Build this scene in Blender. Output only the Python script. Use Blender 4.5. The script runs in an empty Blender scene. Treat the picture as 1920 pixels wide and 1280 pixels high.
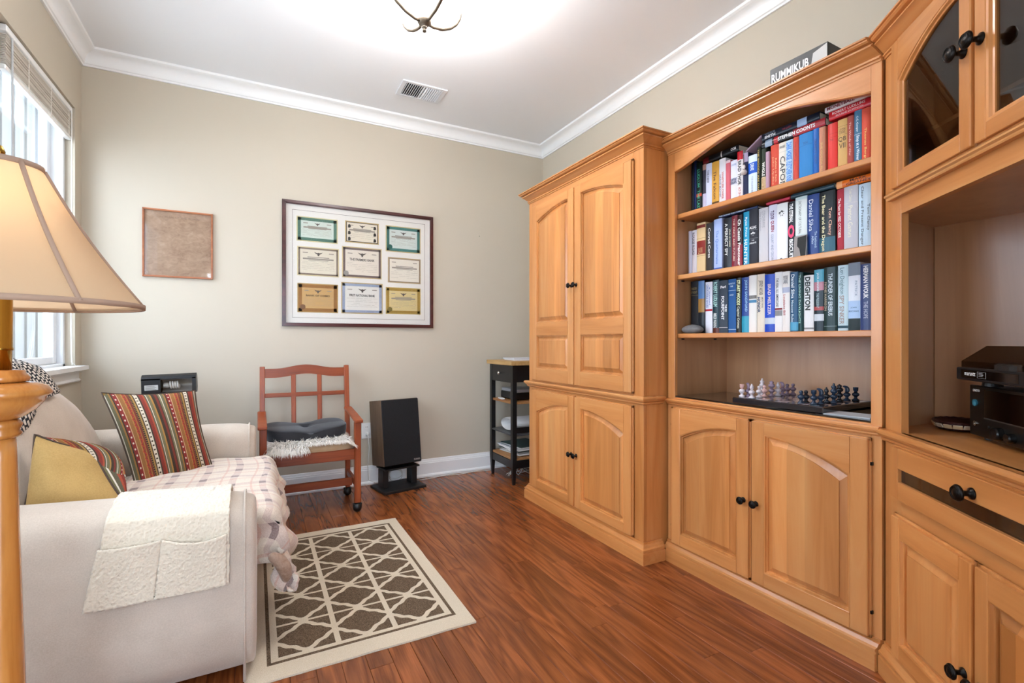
import bpy, bmesh, math, random
from mathutils import Matrix, Vector
PI = math.pi
random.seed(7)
SC = bpy.context.scene
COL = SC.collection

# ------------------------------------------------------------------ camera, world, light, exposure
TH = math.atan(480 / 915.0)
cam_d = bpy.data.cameras.new('camera')
cam_d.sensor_width = 36.0
cam_d.lens = 915 / 1920 * 36.0
cam_d.clip_start = 0.02
cam = bpy.data.objects.new('camera', cam_d)
cam.location = (0, 0, 1.12)
cam.rotation_euler = (PI / 2, 0, -TH)
COL.objects.link(cam)
SC.camera = cam
SC.cycles.max_bounces = 7
SC.cycles.glossy_bounces = 3
SC.cycles.use_adaptive_sampling = True
SC.cycles.adaptive_threshold = 0.025
SC.cycles.caustics_reflective = False
SC.cycles.caustics_refractive = False
SC.view_settings.view_transform = 'Standard'
SC.view_settings.look = 'None'
SC.view_settings.gamma = 1.0
SC.view_settings.use_curve_mapping = False
SC.view_settings.exposure = 0.48
WORLD_STRENGTH = 7.0
wd = bpy.data.worlds.new('daylight')
SC.world = wd
wd.use_nodes = True
wd.node_tree.nodes['Background'].inputs[0].default_value = (0.68, 0.82, 1.0, 1)
wd.node_tree.nodes['Background'].inputs[1].default_value = WORLD_STRENGTH
CEIL_W = 44.0
LAMP_W = 0.9

# room (metres); camera stands at x=0, y=0
XL, XR, YB, YF, H = -0.959, 2.384, 3.92, -0.35, 2.927

# ------------------------------------------------------------------ helpers: mesh building
class MB:
    def __init__(s):
        s.v, s.f, s.m, s.uv = [], [], [], None
    def add(s, vs, fs, m=0):
        b = len(s.v)
        s.v += [tuple(p) for p in vs]
        for f in fs:
            s.f.append([b + i for i in f]); s.m.append(m)
        return s
    def box(s, x0, x1, y0, y1, z0, z1, m=0, c=0.0):
        if c <= 0:
            vs = [(x0,y0,z0),(x1,y0,z0),(x1,y1,z0),(x0,y1,z0),(x0,y0,z1),(x1,y0,z1),(x1,y1,z1),(x0,y1,z1)]
            return s.add(vs, [(3,2,1,0),(4,5,6,7),(0,1,5,4),(1,2,6,5),(2,3,7,6),(3,0,4,7)], m)
        c = min(c, .45*abs(x1-x0), .45*abs(y1-y0), .45*abs(z1-z0))
        vs, fs, idx = [], [], {}
        P = ((x0,x1),(y0,y1),(z0,z1)); sg = (1,-1)
        for i in (0,1):
            for j in (0,1):
                for k in (0,1):
                    q = (P[0][i],P[1][j],P[2][k]); d = (sg[i]*c,sg[j]*c,sg[k]*c)
                    for a in range(3):
                        p = [q[t] + (0 if t == a else d[t]) for t in range(3)]
                        idx[(i,j,k,a)] = len(vs); vs.append(p)
        ctr = Vector(((x0+x1)/2,(y0+y1)/2,(z0+z1)/2))
        def face(ids):
            a,b,d = (Vector(vs[ids[t]]) for t in (0,1,2))
            n = (b-a).cross(d-a); mid = sum((Vector(vs[t]) for t in ids), Vector())/len(ids)
            fs.append(ids if n.dot(mid-ctr) > 0 else ids[::-1])
        for a in range(3):
            b, d = (a+1)%3, (a+2)%3
            for e in (0,1):
                ids = []
                for (u,w) in ((0,0),(1,0),(1,1),(0,1)):
                    t = [0,0,0]; t[a]=e; t[b]=u; t[d]=w
                    ids.append(idx[(t[0],t[1],t[2],a)])
                face(ids)
        for a in range(3):
            b, d = (a+1)%3, (a+2)%3
            for u in (0,1):
                for w in (0,1):
                    t0=[0,0,0]; t0[b]=u; t0[d]=w; t0[a]=0; t1=list(t0); t1[a]=1
                    face([idx[(*t0,b)],idx[(*t1,b)],idx[(*t1,d)],idx[(*t0,d)]])
        for i in (0,1):
            for j in (0,1):
                for k in (0,1):
                    face([idx[(i,j,k,0)],idx[(i,j,k,1)],idx[(i,j,k,2)]])
        return s.add(vs, fs, m)
    def prism(s, pts, z0, z1, m=0):
        n = len(pts)
        a = sum(pts[i][0]*pts[(i+1)%n][1]-pts[(i+1)%n][0]*pts[i][1] for i in range(n))
        if a < 0: pts = pts[::-1]
        vs = [(x,y,z0) for x,y in pts] + [(x,y,z1) for x,y in pts]
        fs = [list(range(n))[::-1], list(range(n,2*n))] + [(i,(i+1)%n,n+(i+1)%n,n+i) for i in range(n)]
        return s.add(vs, fs, m)
    def vprism(s, pts, y0, y1, m=0):
        """polygon in x,z extruded along y (y0 = viewer side)"""
        n = len(pts)
        a = sum(pts[i][0]*pts[(i+1)%n][1]-pts[(i+1)%n][0]*pts[i][1] for i in range(n))
        if a < 0: pts = pts[::-1]
        vs = [(x,y0,z) for x,z in pts] + [(x,y1,z) for x,z in pts]
        fs = [list(range(n)), list(range(n,2*n))[::-1]] + [((i+1)%n,i,n+i,n+(i+1)%n) for i in range(n)]
        return s.add(vs, fs, m)
    def lathe(s, prof, n=24, M=None, m=0, caps=True):
        vs, fs = [], []
        for r,z in prof:
            for i in range(n):
                a = 2*PI*i/n; vs.append(Vector((r*math.cos(a), r*math.sin(a), z)))
        k = len(prof)
        for j in range(k-1):
            for i in range(n):
                fs.append((j*n+i, j*n+(i+1)%n, (j+1)*n+(i+1)%n, (j+1)*n+i))
        if caps:
            if prof[0][0] > 1e-6: fs.append(list(range(n))[::-1])
            if prof[-1][0] > 1e-6: fs.append([(k-1)*n+i for i in range(n)])
        if M is not None: vs = [M @ v for v in vs]
        return s.add(vs, fs, m)
    def tube(s, path, r, n=8, m=0, closed=False):
        P = [Vector(p) for p in path]; k = len(P); rings = []
        R = r if isinstance(r,(list,tuple)) else [r]*k
        up = None
        for i in range(k):
            a = P[(i-1)%k] if (closed or i>0) else P[i]; b = P[(i+1)%k] if (closed or i<k-1) else P[i]
            t = (b-a).normalized()
            if up is None:
                up = Vector((0,0,1)) if abs(t.z)<.9 else Vector((1,0,0))
            sd = t.cross(up).normalized(); up = sd.cross(t).normalized()
            rings.append([P[i]+ (sd*math.cos(2*PI*j/n)+up*math.sin(2*PI*j/n))*R[i] for j in range(n)])
        return s.loft(rings, m, closed)
    def loft(s, rings, m=0, closed=False, caps=True):
        n = len(rings[0]); k = len(rings); vs = [p for r in rings for p in r]; fs = []
        for j in range(k if closed else k-1):
            for i in range(n):
                a,b = j*n, ((j+1)%k)*n
                fs.append((a+i, a+(i+1)%n, b+(i+1)%n, b+i))
        if caps and not closed:
            fs.append(list(range(n))[::-1]); fs.append([(k-1)*n+i for i in range(n)])
        return s.add(vs, fs, m)
    def sweep(s, prof, path, m=0, pre=None, post=None, closed=False):
        """prof: (outward, z) polygon; path in plan, outward = right of travel; pre/post only set the mitre"""
        k = len(path); rings = []
        for i in range(k):
            p = Vector(path[i])
            a = Vector(path[i-1]) if (i>0 or closed) else (Vector(pre) if pre else None)
            b = Vector(path[(i+1)%k]) if (i<k-1 or closed) else (Vector(post) if post else None)
            d1 = (p-a).normalized() if a is not None else (b-p).normalized()
            d2 = (b-p).normalized() if b is not None else d1
            n1 = Vector((d1.y,-d1.x)); n2 = Vector((d2.y,-d2.x))
            q = (n1+n2); q = q/ (q.length_squared/2) if q.length>1e-6 else n1
            rings.append([(p.x+q.x*o, p.y+q.y*o, z) for o,z in prof])
        return s.loft(rings, m, closed)
    def grid(s, fn, nu, nv, m=0, flip=False):
        vs = [fn(i/nu, j/nv) for j in range(nv+1) for i in range(nu+1)]
        uv = [(i/nu, j/nv) for j in range(nv+1) for i in range(nu+1)]
        fs = []
        for j in range(nv):
            for i in range(nu):
                a = j*(nu+1)+i; f = (a,a+1,a+nu+2,a+nu+1)
                fs.append(f[::-1] if flip else f)
        if s.uv is None: s.uv = [(0,0)]*len(s.v)
        s.uv += uv
        return s.add(vs, fs, m)
    def xf(s, M):
        s.v = [tuple(M @ Vector(p)) for p in s.v]; return s
    def build(s, name, mats, parent=None, smooth=False, loc=None, rz=0.0, fixn=False):
        me = bpy.data.meshes.new(name)
        me.from_pydata(s.v, [], s.f)
        mats = mats if isinstance(mats,(list,tuple)) else [mats]
        for t in mats: me.materials.append(t)
        if len(mats) > 1: me.polygons.foreach_set('material_index', s.m)
        if smooth: me.polygons.foreach_set('use_smooth', [True]*len(me.polygons))
        if s.uv:
            uv = s.uv + [(0,0)]*(len(s.v)-len(s.uv))
            L = me.uv_layers.new(name='UVMap')
            for lp in me.loops: L.data[lp.index].uv = uv[lp.vertex_index]
        if fixn:
            bm = bmesh.new(); bm.from_mesh(me); bmesh.ops.recalc_face_normals(bm, faces=bm.faces); bm.to_mesh(me); bm.free()
        me.update()
        o = bpy.data.objects.new(name, me); COL.objects.link(o)
        if loc is not None: o.location = loc
        if rz: o.rotation_euler = (0,0,rz)
        if parent is not None: o.parent = parent
        return o

def smooth_by_angle(o, deg=35):
    me = o.data
    me.polygons.foreach_set('use_smooth', [True]*len(me.polygons))
    bm = bmesh.new(); bm.from_mesh(me)
    for e in bm.edges:
        if len(e.link_faces)==2 and e.calc_face_angle(0) > math.radians(deg): e.smooth = False
    bm.to_mesh(me); bm.free()
    return o
def tag(o, label, cat, group=None, kind=None):
    o['label'] = label
    if cat: o['category'] = cat
    if group: o['group'] = group
    if kind: o['kind'] = kind
    return o
def struct(o, label, cat):
    return tag(o, label, cat, kind='structure')
def thing(name, label, cat, loc=(0,0,0), rz=0.0, group=None):
    o = bpy.data.objects.new(name, None); COL.objects.link(o)
    o.location = loc; o.rotation_euler = (0,0,rz); o.empty_display_size = .1
    return tag(o, label, cat, group)
def subsurf(o, lv=2):
    md = o.modifiers.new('subdivision','SUBSURF'); md.levels = lv; md.render_levels = lv
    return o
def share(o, name, parent, loc=(0,0,0), rz=0, sc=None):
    c = bpy.data.objects.new(name, o.data); COL.objects.link(c); c.parent = parent
    c.location = loc; c.rotation_euler = (0,0,rz)
    if sc: c.scale = sc
    return c
_fc = {}
def text_mb(txt, w, h, m=0, bold=0.0, fit=True, italic=0.0):
    """flat lettering centred on the origin in x,y, squeezed into w by h"""
    key = (txt, bold, italic)
    if key not in _fc:
        cu = bpy.data.curves.new('t','FONT'); cu.body = txt; cu.resolution_u = 2; cu.offset = bold; cu.shear = italic
        cu.fill_mode = 'FRONT'
        ob = bpy.data.objects.new('t',cu); COL.objects.link(ob)
        dg = bpy.context.evaluated_depsgraph_get(); me = bpy.data.meshes.new_from_object(ob.evaluated_get(dg))
        _fc[key] = ([v.co.copy() for v in me.vertices], [list(p.vertices) for p in me.polygons])
        bpy.data.objects.remove(ob); bpy.data.curves.remove(cu); bpy.data.meshes.remove(me)
    vs, fs = _fc[key]
    b = MB()
    if not vs: return b
    x0,x1 = min(v.x for v in vs), max(v.x for v in vs); y0,y1 = min(v.y for v in vs), max(v.y for v in vs)
    sx, sy = w/(x1-x0), h/(y1-y0)
    if not fit: sx = sy = min(sx,sy)
    b.add([((v.x-(x0+x1)/2)*sx, (v.y-(y0+y1)/2)*sy, 0) for v in vs], fs, m)
    return b
# lettering frames in a local system where x = viewer's right, y = away from the viewer, z = up
HOR = Matrix(((1,0,0,0),(0,0,-1,0),(0,1,0,0),(0,0,0,1)))       # reads left to right, faces -y
DOWN = Matrix(((0,1,0,0),(0,0,-1,0),(-1,0,0,0),(0,0,0,1)))      # reads downwards like a spine title
def T(x,y,z): return Matrix.Translation((x,y,z))

# ------------------------------------------------------------------ helpers: materials
def lin(c):
    c = c.lstrip('#'); r = [int(c[i:i+2],16)/255 for i in (0,2,4)]
    return tuple((x/12.92 if x<=.04045 else ((x+.055)/1.055)**2.4) for x in r) + (1,)
class NT:
    def __init__(s, name):
        s.mat = bpy.data.materials.new(name); s.mat.use_nodes = True
        s.t = s.mat.node_tree; s.b = s.t.nodes['Principled BSDF']; s.out = s.t.nodes['Material Output']
    def n(s, typ, **kw):
        x = s.t.nodes.new(typ)
        for k,v in kw.items(): setattr(x,k,v)
        return x
    def l(s, a, b): s.t.links.new(a,b)
    def val(s, sock, v):
        if hasattr(v,'is_output') or hasattr(v,'links'): s.l(v, sock)
        else: sock.default_value = v
    def math(s, op, a, b=0.0, c=None):
        x = s.n('ShaderNodeMath', operation=op); s.val(x.inputs[0],a); s.val(x.inputs[1],b)
        if c is not None: s.val(x.inputs[2],c)
        return x.outputs[0]
    def mix(s, fac, a, b, mode='MIX'):
        x = s.n('ShaderNodeMix', data_type='RGBA', blend_type=mode); s.val(x.inputs[0],fac); s.val(x.inputs[6],a); s.val(x.inputs[7],b)
        return x.outputs[2]
    def noise(s, vec, scale, detail=3, rough=.5, dist=0):
        x = s.n('ShaderNodeTexNoise'); s.val(x.inputs['Scale'],scale); x.inputs['Detail'].default_value = detail
        x.inputs['Roughness'].default_value = rough; x.inputs['Distortion'].default_value = dist
        if vec is not None: s.l(vec, x.inputs['Vector'])
        return x.outputs[0]
    def ramp(s, fac, stops, const=False):
        x = s.n('ShaderNodeValToRGB'); e = x.color_ramp.elements
        if const: x.color_ramp.interpolation = 'CONSTANT'
        while len(e) < len(stops): e.new(1.0)
        for i,(p,c) in enumerate(stops): e[i].position = p; e[i].color = c
        s.l(fac, x.inputs[0]); return x.outputs[0]
    def coord(s, kind='Object', scale=(1,1,1), rnd=False):
        tc = s.n('ShaderNodeTexCoord'); v = tc.outputs[kind]
        if rnd:
            oi = s.n('ShaderNodeObjectInfo'); cm = s.n('ShaderNodeCombineXYZ')
            r = s.math('MULTIPLY', oi.outputs['Random'], 37.0)
            for i in range(3): s.l(r, cm.inputs[i])
            ad = s.n('ShaderNodeVectorMath', operation='ADD'); s.l(v, ad.inputs[0]); s.l(cm.outputs[0], ad.inputs[1]); v = ad.outputs[0]
        mp = s.n('ShaderNodeMapping'); mp.inputs['Scale'].default_value = scale; s.l(v, mp.inputs['Vector'])
        return mp.outputs[0]
    def bump(s, h, strength=.2, dist=.01):
        x = s.n('ShaderNodeBump'); x.inputs['Strength'].default_value = strength; x.inputs['Distance'].default_value = dist
        s.l(h, x.inputs['Height']); s.l(x.outputs[0], s.b.inputs['Normal'])
    def col(s, c): s.val(s.b.inputs['Base Color'], c)
    def p(s, **kw):
        for k,v in kw.items(): s.val(s.b.inputs[k.replace('_',' ')], v)
        return s
_mc = {}
def plain(c, rough=.5, metal=0.0, name=None, coat=0.0, spec=.5, noise=0.0, nscale=40, bump=0.0, sheen=0.0):
    key = (c,rough,metal,name,coat,spec,noise,nscale,bump,sheen)
    if key in _mc: return _mc[key]
    t = NT(name or 'paint_'+c.strip('#')); t.col(lin(c)); t.p(Roughness=rough, Metallic=metal)
    t.b.inputs['Specular IOR Level'].default_value = spec
    if coat: t.p(Coat_Weight=coat, Coat_Roughness=.08)
    if sheen: t.p(Sheen_Weight=sheen, Sheen_Roughness=.4)
    if noise or bump:
        n = t.noise(t.coord('Object'), nscale, 4, .6)
        if noise:
            hs = t.n('ShaderNodeHueSaturation'); hs.inputs['Color'].default_value = lin(c)
            t.l(t.math('MULTIPLY_ADD', n, 2*noise, 1-noise), hs.inputs['Value']); t.col(hs.outputs[0])
        if bump: t.bump(n, bump, .004)
    _mc[key] = t.mat
    return t.mat
def wood(name, c1, c2, c3=None, axis='z', k=1.0, rough=.33, rnd=.16, stave=0.0, coat=.25, fine=.12, crough=.12):
    t = NT(name)
    sc = {'x':(1.1,16,16),'y':(16,1.1,16),'z':(16,16,1.1)}[axis]
    v = t.coord('Object', tuple(q*k for q in sc), rnd=True)
    n1 = t.noise(v, 1.0, 5, .62, .9)
    n2 = t.noise(t.coord('Object', tuple(q*k*.22 for q in sc), rnd=True), 1.0, 3, .5, .4)
    f = t.math('MULTIPLY_ADD', n1, .55, t.math('MULTIPLY', n2, .45))
    c = t.ramp(f, [(.36,lin(c2)),(.5,lin(c1)),(.64,lin(c3 or c1))])
    vfac = 1.0
    oi = t.n('ShaderNodeObjectInfo')
    vv = t.math('MULTIPLY_ADD', oi.outputs['Random'], rnd, 1-rnd/2)
    if stave:
        sp = t.n('ShaderNodeSeparateXYZ'); t.l(t.n('ShaderNodeTexCoord').outputs['Object'], sp.inputs[0])
        fl = t.math('FLOOR', t.math('DIVIDE', sp.outputs[0], stave))
        wn = t.n('ShaderNodeTexWhiteNoise', noise_dimensions='2D'); cm = t.n('ShaderNodeCombineXYZ')
        t.l(fl, cm.inputs[0]); t.l(oi.outputs['Random'], cm.inputs[1]); t.l(cm.outputs[0], wn.inputs['Vector'])
        vv = t.math('MULTIPLY', vv, t.math('MULTIPLY_ADD', wn.outputs[0], .42, .79))
    hs = t.n('ShaderNodeHueSaturation'); t.l(c, hs.inputs['Color']); t.l(vv, hs.inputs['Value'])
    t.col(hs.outputs[0]); t.p(Roughness=rough)
    if coat: t.p(Coat_Weight=coat, Coat_Roughness=crough)
    t.bump(n1, fine, .002)
    return t.mat
def glass_mat(name, tint=(1,1,1,1), gloss=.08, rough=.0, ior=1.5):
    t = NT(name); t.t.nodes.remove(t.b)
    tr = t.n('ShaderNodeBsdfTransparent'); tr.inputs[0].default_value = tint
    gl = t.n('ShaderNodeBsdfGlossy'); gl.inputs['Roughness'].default_value = rough
    fr = t.n('ShaderNodeFresnel'); ge = t.n('ShaderNodeNewGeometry')
    t.l(t.math('MULTIPLY_ADD', ge.outputs['Backfacing'], 1/ior-ior, ior), fr.inputs[0])
    mx = t.n('ShaderNodeMixShader'); t.l(t.math('MAXIMUM', fr.outputs[0], gloss), mx.inputs[0]); t.l(tr.outputs[0], mx.inputs[1]); t.l(gl.outputs[0], mx.inputs[2])
    t.l(mx.outputs[0], t.out.inputs[0])
    return t.mat

MAPLE = ('#C8854A','#B57239','#D0955B')
W_V = wood('maple_vertical', *MAPLE, axis='z')
W_H = wood('maple_horizontal', *MAPLE, axis='x')
W_P = wood('maple_panel', *MAPLE, axis='z', stave=.072, rnd=.06)
W_IN = wood('maple_inside_lightened', '#BC8A60','#AA7850','#C8996F', axis='z', k=.5, rnd=.05, rough=.4, coat=.7, crough=.28)  # same maple coloured paler, standing in for light missing inside the cabinets
W_INH = wood('maple_shelf', *MAPLE, axis='x', k=.8, rnd=.05)
BRONZE = plain('#1C1815', .32, .8, 'bronze_dark')
BLACK = plain('#0E0E0F', .45, 0, 'black_satin')
WHITE = plain('#EDEDEC', .45, 0, 'white_trim')
def wall_paint(name, c):
    t = NT(name); t.col(lin(c)); t.p(Roughness=.75); t.b.inputs['Specular IOR Level'].default_value = .25
    t.bump(t.noise(t.coord('Object'), 180, 2), .04, .002); return t.mat
WALL = wall_paint('wall_beige', '#C5BBA9')
CEILM = wall_paint('ceiling_white', '#F0F1F3')

# ------------------------------------------------------------------ floor with planks
def floor_wood():
    t = NT('oak_floor')
    v = t.coord('Object', (9.5,1.15,9.5), rnd=True)
    n = t.noise(v, 1.0, 2.5, .5, .55)
    band = t.math('PINGPONG', t.math('MULTIPLY', n, 12.0), 1.0)
    pore = t.noise(t.coord('Object', (260,9,260), rnd=True), 1.0, 2, .6)
    f = t.math('MULTIPLY_ADD', pore, .5, t.math('MULTIPLY', band, .42))
    c = t.ramp(f, [(.2,lin('#94532B')),(.45,lin('#824622')),(.64,lin('#703A1A')),(.86,lin('#4F280F'))])
    oi = t.n('ShaderNodeObjectInfo')
    hs = t.n('ShaderNodeHueSaturation'); t.l(c, hs.inputs['Color'])
    t.l(t.math('MULTIPLY_ADD', oi.outputs['Random'], .34, .84), hs.inputs['Value'])
    t.col(hs.outputs[0]); t.p(Roughness=.27); t.b.inputs['Specular IOR Level'].default_value = .5
    t.bump(f, .05, .001)
    return t.mat
OAK = floor_wood()
floor = MB().box(XL-.15, XR+.15, YF-.14, YB+.15, -.06, -.006).build('floor', plain('#2A1208', .6, 0, 'plank_joint'))
struct(floor, 'glossy red-brown oak plank floor', 'floor')
PW = .0815
rows = int((XR-XL)/PW)+1
rr = random.Random(3)
for i in range(rows):
    x0 = XL + i*PW; x1 = min(x0+PW, XR)
    y = YF - rr.uniform(0, .9)
    while y < YB:
        ln = rr.choice((.55,.75,.95,1.15,1.3)) + rr.uniform(-.1,.1)
        y1 = min(y+ln, YB); ya = max(y, YF-.2)
        if y1 - ya > .02:
            g = .0005; c = .0012
            b = MB(); b.add([(x0+g,ya+g,-.006),(x1-g,ya+g,-.006),(x1-g,y1-g,-.006),(x0+g,y1-g,-.006),
                             (x0+g,ya+g,-c),(x1-g,ya+g,-c),(x1-g,y1-g,-c),(x0+g,y1-g,-c),
                             (x0+g+c,ya+g+c,0),(x1-g-c,ya+g+c,0),(x1-g-c,y1-g-c,0),(x0+g+c,y1-g-c,0)],
                            [(8,9,10,11),(4,5,9,8),(5,6,10,9),(6,7,11,10),(7,4,8,11),(0,1,5,4),(1,2,6,5),(2,3,7,6),(3,0,4,7)])
            b.build('plank', OAK, floor)
        y = y1

# ------------------------------------------------------------------ walls, ceiling, mouldings
WT = .14
WY0, WY1, WZ0, WZ1 = 0.95, 3.80, .955, 2.515       # window opening in the left wall
struct(MB().box(XL-WT, XR+WT, YB, YB+WT, 0, H).build('wall_back', WALL), 'beige back wall with two framed pictures', 'wall')
struct(MB().box(XR, XR+WT, YF-WT, YB, 0, H).build('wall_right', WALL), 'beige right wall above the maple cabinets', 'wall')
b = MB()
b.box(XL-WT, XL, YF-WT, WY0, 0, H); b.box(XL-WT, XL, WY1, YB, 0, H)
b.box(XL-WT, XL, WY0, WY1, 0, WZ0); b.box(XL-WT, XL, WY0, WY1, WZ1, H)
struct(b.build('wall_left', WALL), 'beige left wall around the window', 'wall')
b = MB()
b.box(XL, -.62, YF-WT, YF, 0, H); b.box(.38, XR, YF-WT, YF, 0, H); b.box(-.62, .38, YF-WT, YF, 2.10, H)
struct(b.build('wall_front', WALL), 'beige wall with a wide opening behind the viewpoint', 'wall')
struct(MB().box(XL-WT, XR+WT, YF-WT, YB+WT, H, H+.1).build('ceiling', CEILM), 'smooth white ceiling', 'ceiling')
def arc(cx, cz, r, a0, a1, n):
    return [(cx+r*math.cos(math.radians(a0+(a1-a0)*i/n)), cz+r*math.sin(math.radians(a0+(a1-a0)*i/n))) for i in range(n+1)]
CR = [(0,0),(0,-.098),(.012,-.098),(.014,-.088),(.020,-.084),(.024,-.074)] + \
     [(.024+.046*(1-math.cos(t)), -.074+.052*math.sin(t)) for t in (.3,.6,.9,1.2,1.5)] + [(.074,-.018),(.082,-.014),(.084,0)]
def crown(name, p, q, pre, post, lab):
    o = MB().sweep([(a,H+z) for a,z in CR], [p,q], pre=pre, post=post).build(name, WHITE, fixn=True)
    smooth_by_angle(o, 25); struct(o, lab, 'moulding')
A,B,C,D_ = (XL,YF),(XL,YB),(XR,YB),(XR,YF)
crown('trim_1', A, B, D_, C, 'white crown moulding above the window wall')
crown('trim_2', B, C, A, D_, 'white crown moulding along the back wall')
crown('trim_3', C, D_, B, A, 'white crown moulding above the cabinet wall')
crown('trim_4', D_, A, C, B, 'white crown moulding above the opening behind the viewpoint')
BBP = [(0,0),(.028,0),(.030,.012),(.024,.022),(.017,.026),(.017,.112),(.013,.118),(.013,.124),(.008,.130),(.005,.142),(0,.146)]
for nm,p,q,lab in (('baseboard_left',A,B,'white baseboard under the window wall'),('baseboard_back',B,C,'white baseboard along the back wall')):
    struct(smooth_by_angle(MB().sweep(BBP,[p,q],pre=(D_ if nm.endswith('left') else A),post=(C if nm.endswith('left') else D_)).build(nm, WHITE, fixn=True),25), lab, 'baseboard')

# ------------------------------------------------------------------ window and what lies outside it
GLASS = glass_mat('window_glass')
VINYL = plain('#E8EAEC', .35, 0, 'window_vinyl')
xo = XL-WT
win = MB()
for (y0,y1) in ((WY0,1.89),(1.93,2.86),(2.90,WY1)):
    for a in ((y0,y0+.035,WZ0,WZ1),(y1-.035,y1,WZ0,WZ1),(y0,y1,WZ1-.035,WZ1),(y0,y1,WZ0,WZ0+.035)):
        win.box(xo+.005, XL-.045, a[0], a[1], a[2], a[3], c=.003)
win.box(xo, XL-.03, 2.86, 2.90, WZ0, WZ1); win.box(xo, XL-.03, 1.89, 1.93, WZ0, WZ1)
window = win.build('window_1', VINYL)
struct(window, 'white double-hung window with a raised blind', 'window')
zm = (WZ0+WZ1)/2
for (y0,y1) in ((WY0+.035,1.855),(1.965,2.825),(2.935,WY1-.035)):
    for up,(z0,z1) in ((0,(WZ0+.035,zm+.02)),(1,(zm-.02,WZ1-.035))):
        x0 = xo+.012 if up else xo+.040
        s = MB(); w = .05
        for a in ((y0,y0+w,z0,z1),(y1-w,y1,z0,z1),(y0+w,y1-w,z0,z0+w*.85),(y0+w,y1-w,z1-w*.7,z1)):
            s.box(x0, x0+.026, a[0],a[1],a[2],a[3], c=.004)
        sa = s.build('sash', VINYL, window)
        MB().box(x0+.011, x0+.015, y0+w, y1-w, z0+w*.85, z1-w*.7).build('pane', GLASS, sa)
b = MB(); b.prism([(XL-.09,WY0),(XL-.09,WY1),(XL,WY1),(XL,WY1+.045),(XL+.055,WY1+.045),(XL+.055,WY0-.045),(XL,WY0-.045),(XL,WY0)], WZ0-.004, WZ0+.02)
b.build('window_sill', WHITE, window)
sm = MB().sweep([(0,0),(.016,0),(.022,.008),(.014,.02),(.014,.05),(.03,.066),(0,.07)], [(XL,WY0-.02),(XL,WY1+.02)]); sm.xf(T(0,0,WZ0-.074))
sm.build('apron', WHITE, window, fixn=True)
# blind: head rail, drawn-up slats, bottom rail, cords
SL = plain('#D9D2C6', .5, 0, 'blind_slat')
def wmesh(b, name, m, par, **k):
    """mesh given in world coordinates, parented to an unrotated or rotated root"""
    o = b.build(name, m, None, **k); o.parent = par
    o.matrix_parent_inverse = Matrix.LocRotScale(par.location, par.rotation_euler, None).inverted(); return o
bx0, bx1 = XL-.040, XL-.012
for by0, by1, blab in ((2.92, WY1-.012, 'cream slatted blind drawn up in the window nearest the back wall'), (1.95, 2.84, 'cream slatted blind drawn up in the middle window above the loveseat'), (WY0+.012, 1.87, 'cream slatted blind drawn up in the window farthest from the back wall')):
    blind = thing('window_blind', blab, 'blind', (bx0, (by0+by1)/2, WZ1))
    wmesh(MB().box(bx0-.004,bx1+.004,by0,by1,WZ1-.036,WZ1-.006,c=.003), 'head_rail', plain('#F3F3F1',.35), blind)
    slat0 = None
    for i in range(20):
        z = WZ1-.048-i*.0064
        dy = random.uniform(-.002,.002)
        if slat0 is None:
            slat0 = wmesh(MB().grid(lambda u,v: (bx0+(bx1-bx0)*v, by0+.004+(by1-by0-.008)*u, .0025*math.sin(PI*v)), 1, 4).box(bx0,bx1,by0+.004,by1-.004,-.0022,.0018,c=.0008), 'slat', SL, blind)
            sb = slat0
        else:
            sb = slat0.copy(); COL.objects.link(sb)
        sb.location = (0, dy, z); sb.rotation_euler = (0, 0, random.uniform(-.003,.003)*.3)
    wmesh(MB().box(bx0,bx1,by0+.002,by1-.002,WZ1-.200,WZ1-.180,c=.003), 'bottom_rail', plain('#F1F0EC',.4), blind)
    for y in (by1-.05, by1-.33, by1-.62):
        wmesh(MB().box(bx1+.0005,bx1+.0015,y-.006,y+.006,WZ1-.2,WZ1-.03), 'ladder_tape', plain('#EDE9E0',.6), blind)
    cy = by1-.02
    cord = [(bx1+.006,cy,WZ1-.03),(bx1+.007,cy,2.0),(bx1+.006,cy-.005,1.6),(bx1+.008,cy-.012,1.2),(bx1+.012,cy-.03,1.05),(bx1+.02,cy-.05,.985)]
    wmesh(MB().tube(cord,.0022,6), 'lift_cord', plain('#F2F0EA',.6), blind)
    cord2 = [(bx1+.006,cy-.006,WZ1-.03),(bx1+.007,cy-.007,1.6),(bx1+.006,cy-.02,1.2),(bx1+.02,cy-.06,1.0),(bx1+.03,cy-.03,.979),(bx1+.02,cy-.0,.979)]
    wmesh(MB().tube(cord2,.0022,6), 'lift_cord', plain('#F2F0EA',.6), blind)
    wmesh(MB().tube([(bx1+.006,by0+.05,WZ1-.04),(bx1+.008,by0+.05,1.5)],.004,8), 'tilt_wand', plain('#C9CBCB',.2), blind)
# outside: pale sided wall of a neighbouring house, ground kept pale to bounce light
sid = plain('#6A6864', .8, 0, 'outside_siding')
ow = MB().box(XL-2.6, XL-2.5, 5.5, 17, -.3, 7.5).build('wall_outside', sid)
struct(ow, 'pale grey sided wall outside the window', 'wall')
for i in range(25):
    MB().box(XL-2.5, XL-2.47, 5.6+i*.46, 5.63+i*.46, -.3, 7.5).build('batten', sid, ow)
struct(MB().box(XL-9, XL-WT-.02, -3, 17, -.35, -.3).build('ground_outside', plain('#DAD7D0',.9)), 'ground outside the window, made pale to bounce light indoors', 'ground')
struct(MB().box(-7, 9, YF-14, YF-WT-.001, -.06, -.012).build('ground_bounce', plain('#DAD7D0',.95)), 'added unseen pale ground behind the viewpoint, bouncing light indoors', 'ground')  # added out of view: pale sheet that throws daylight up to the ceiling

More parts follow.
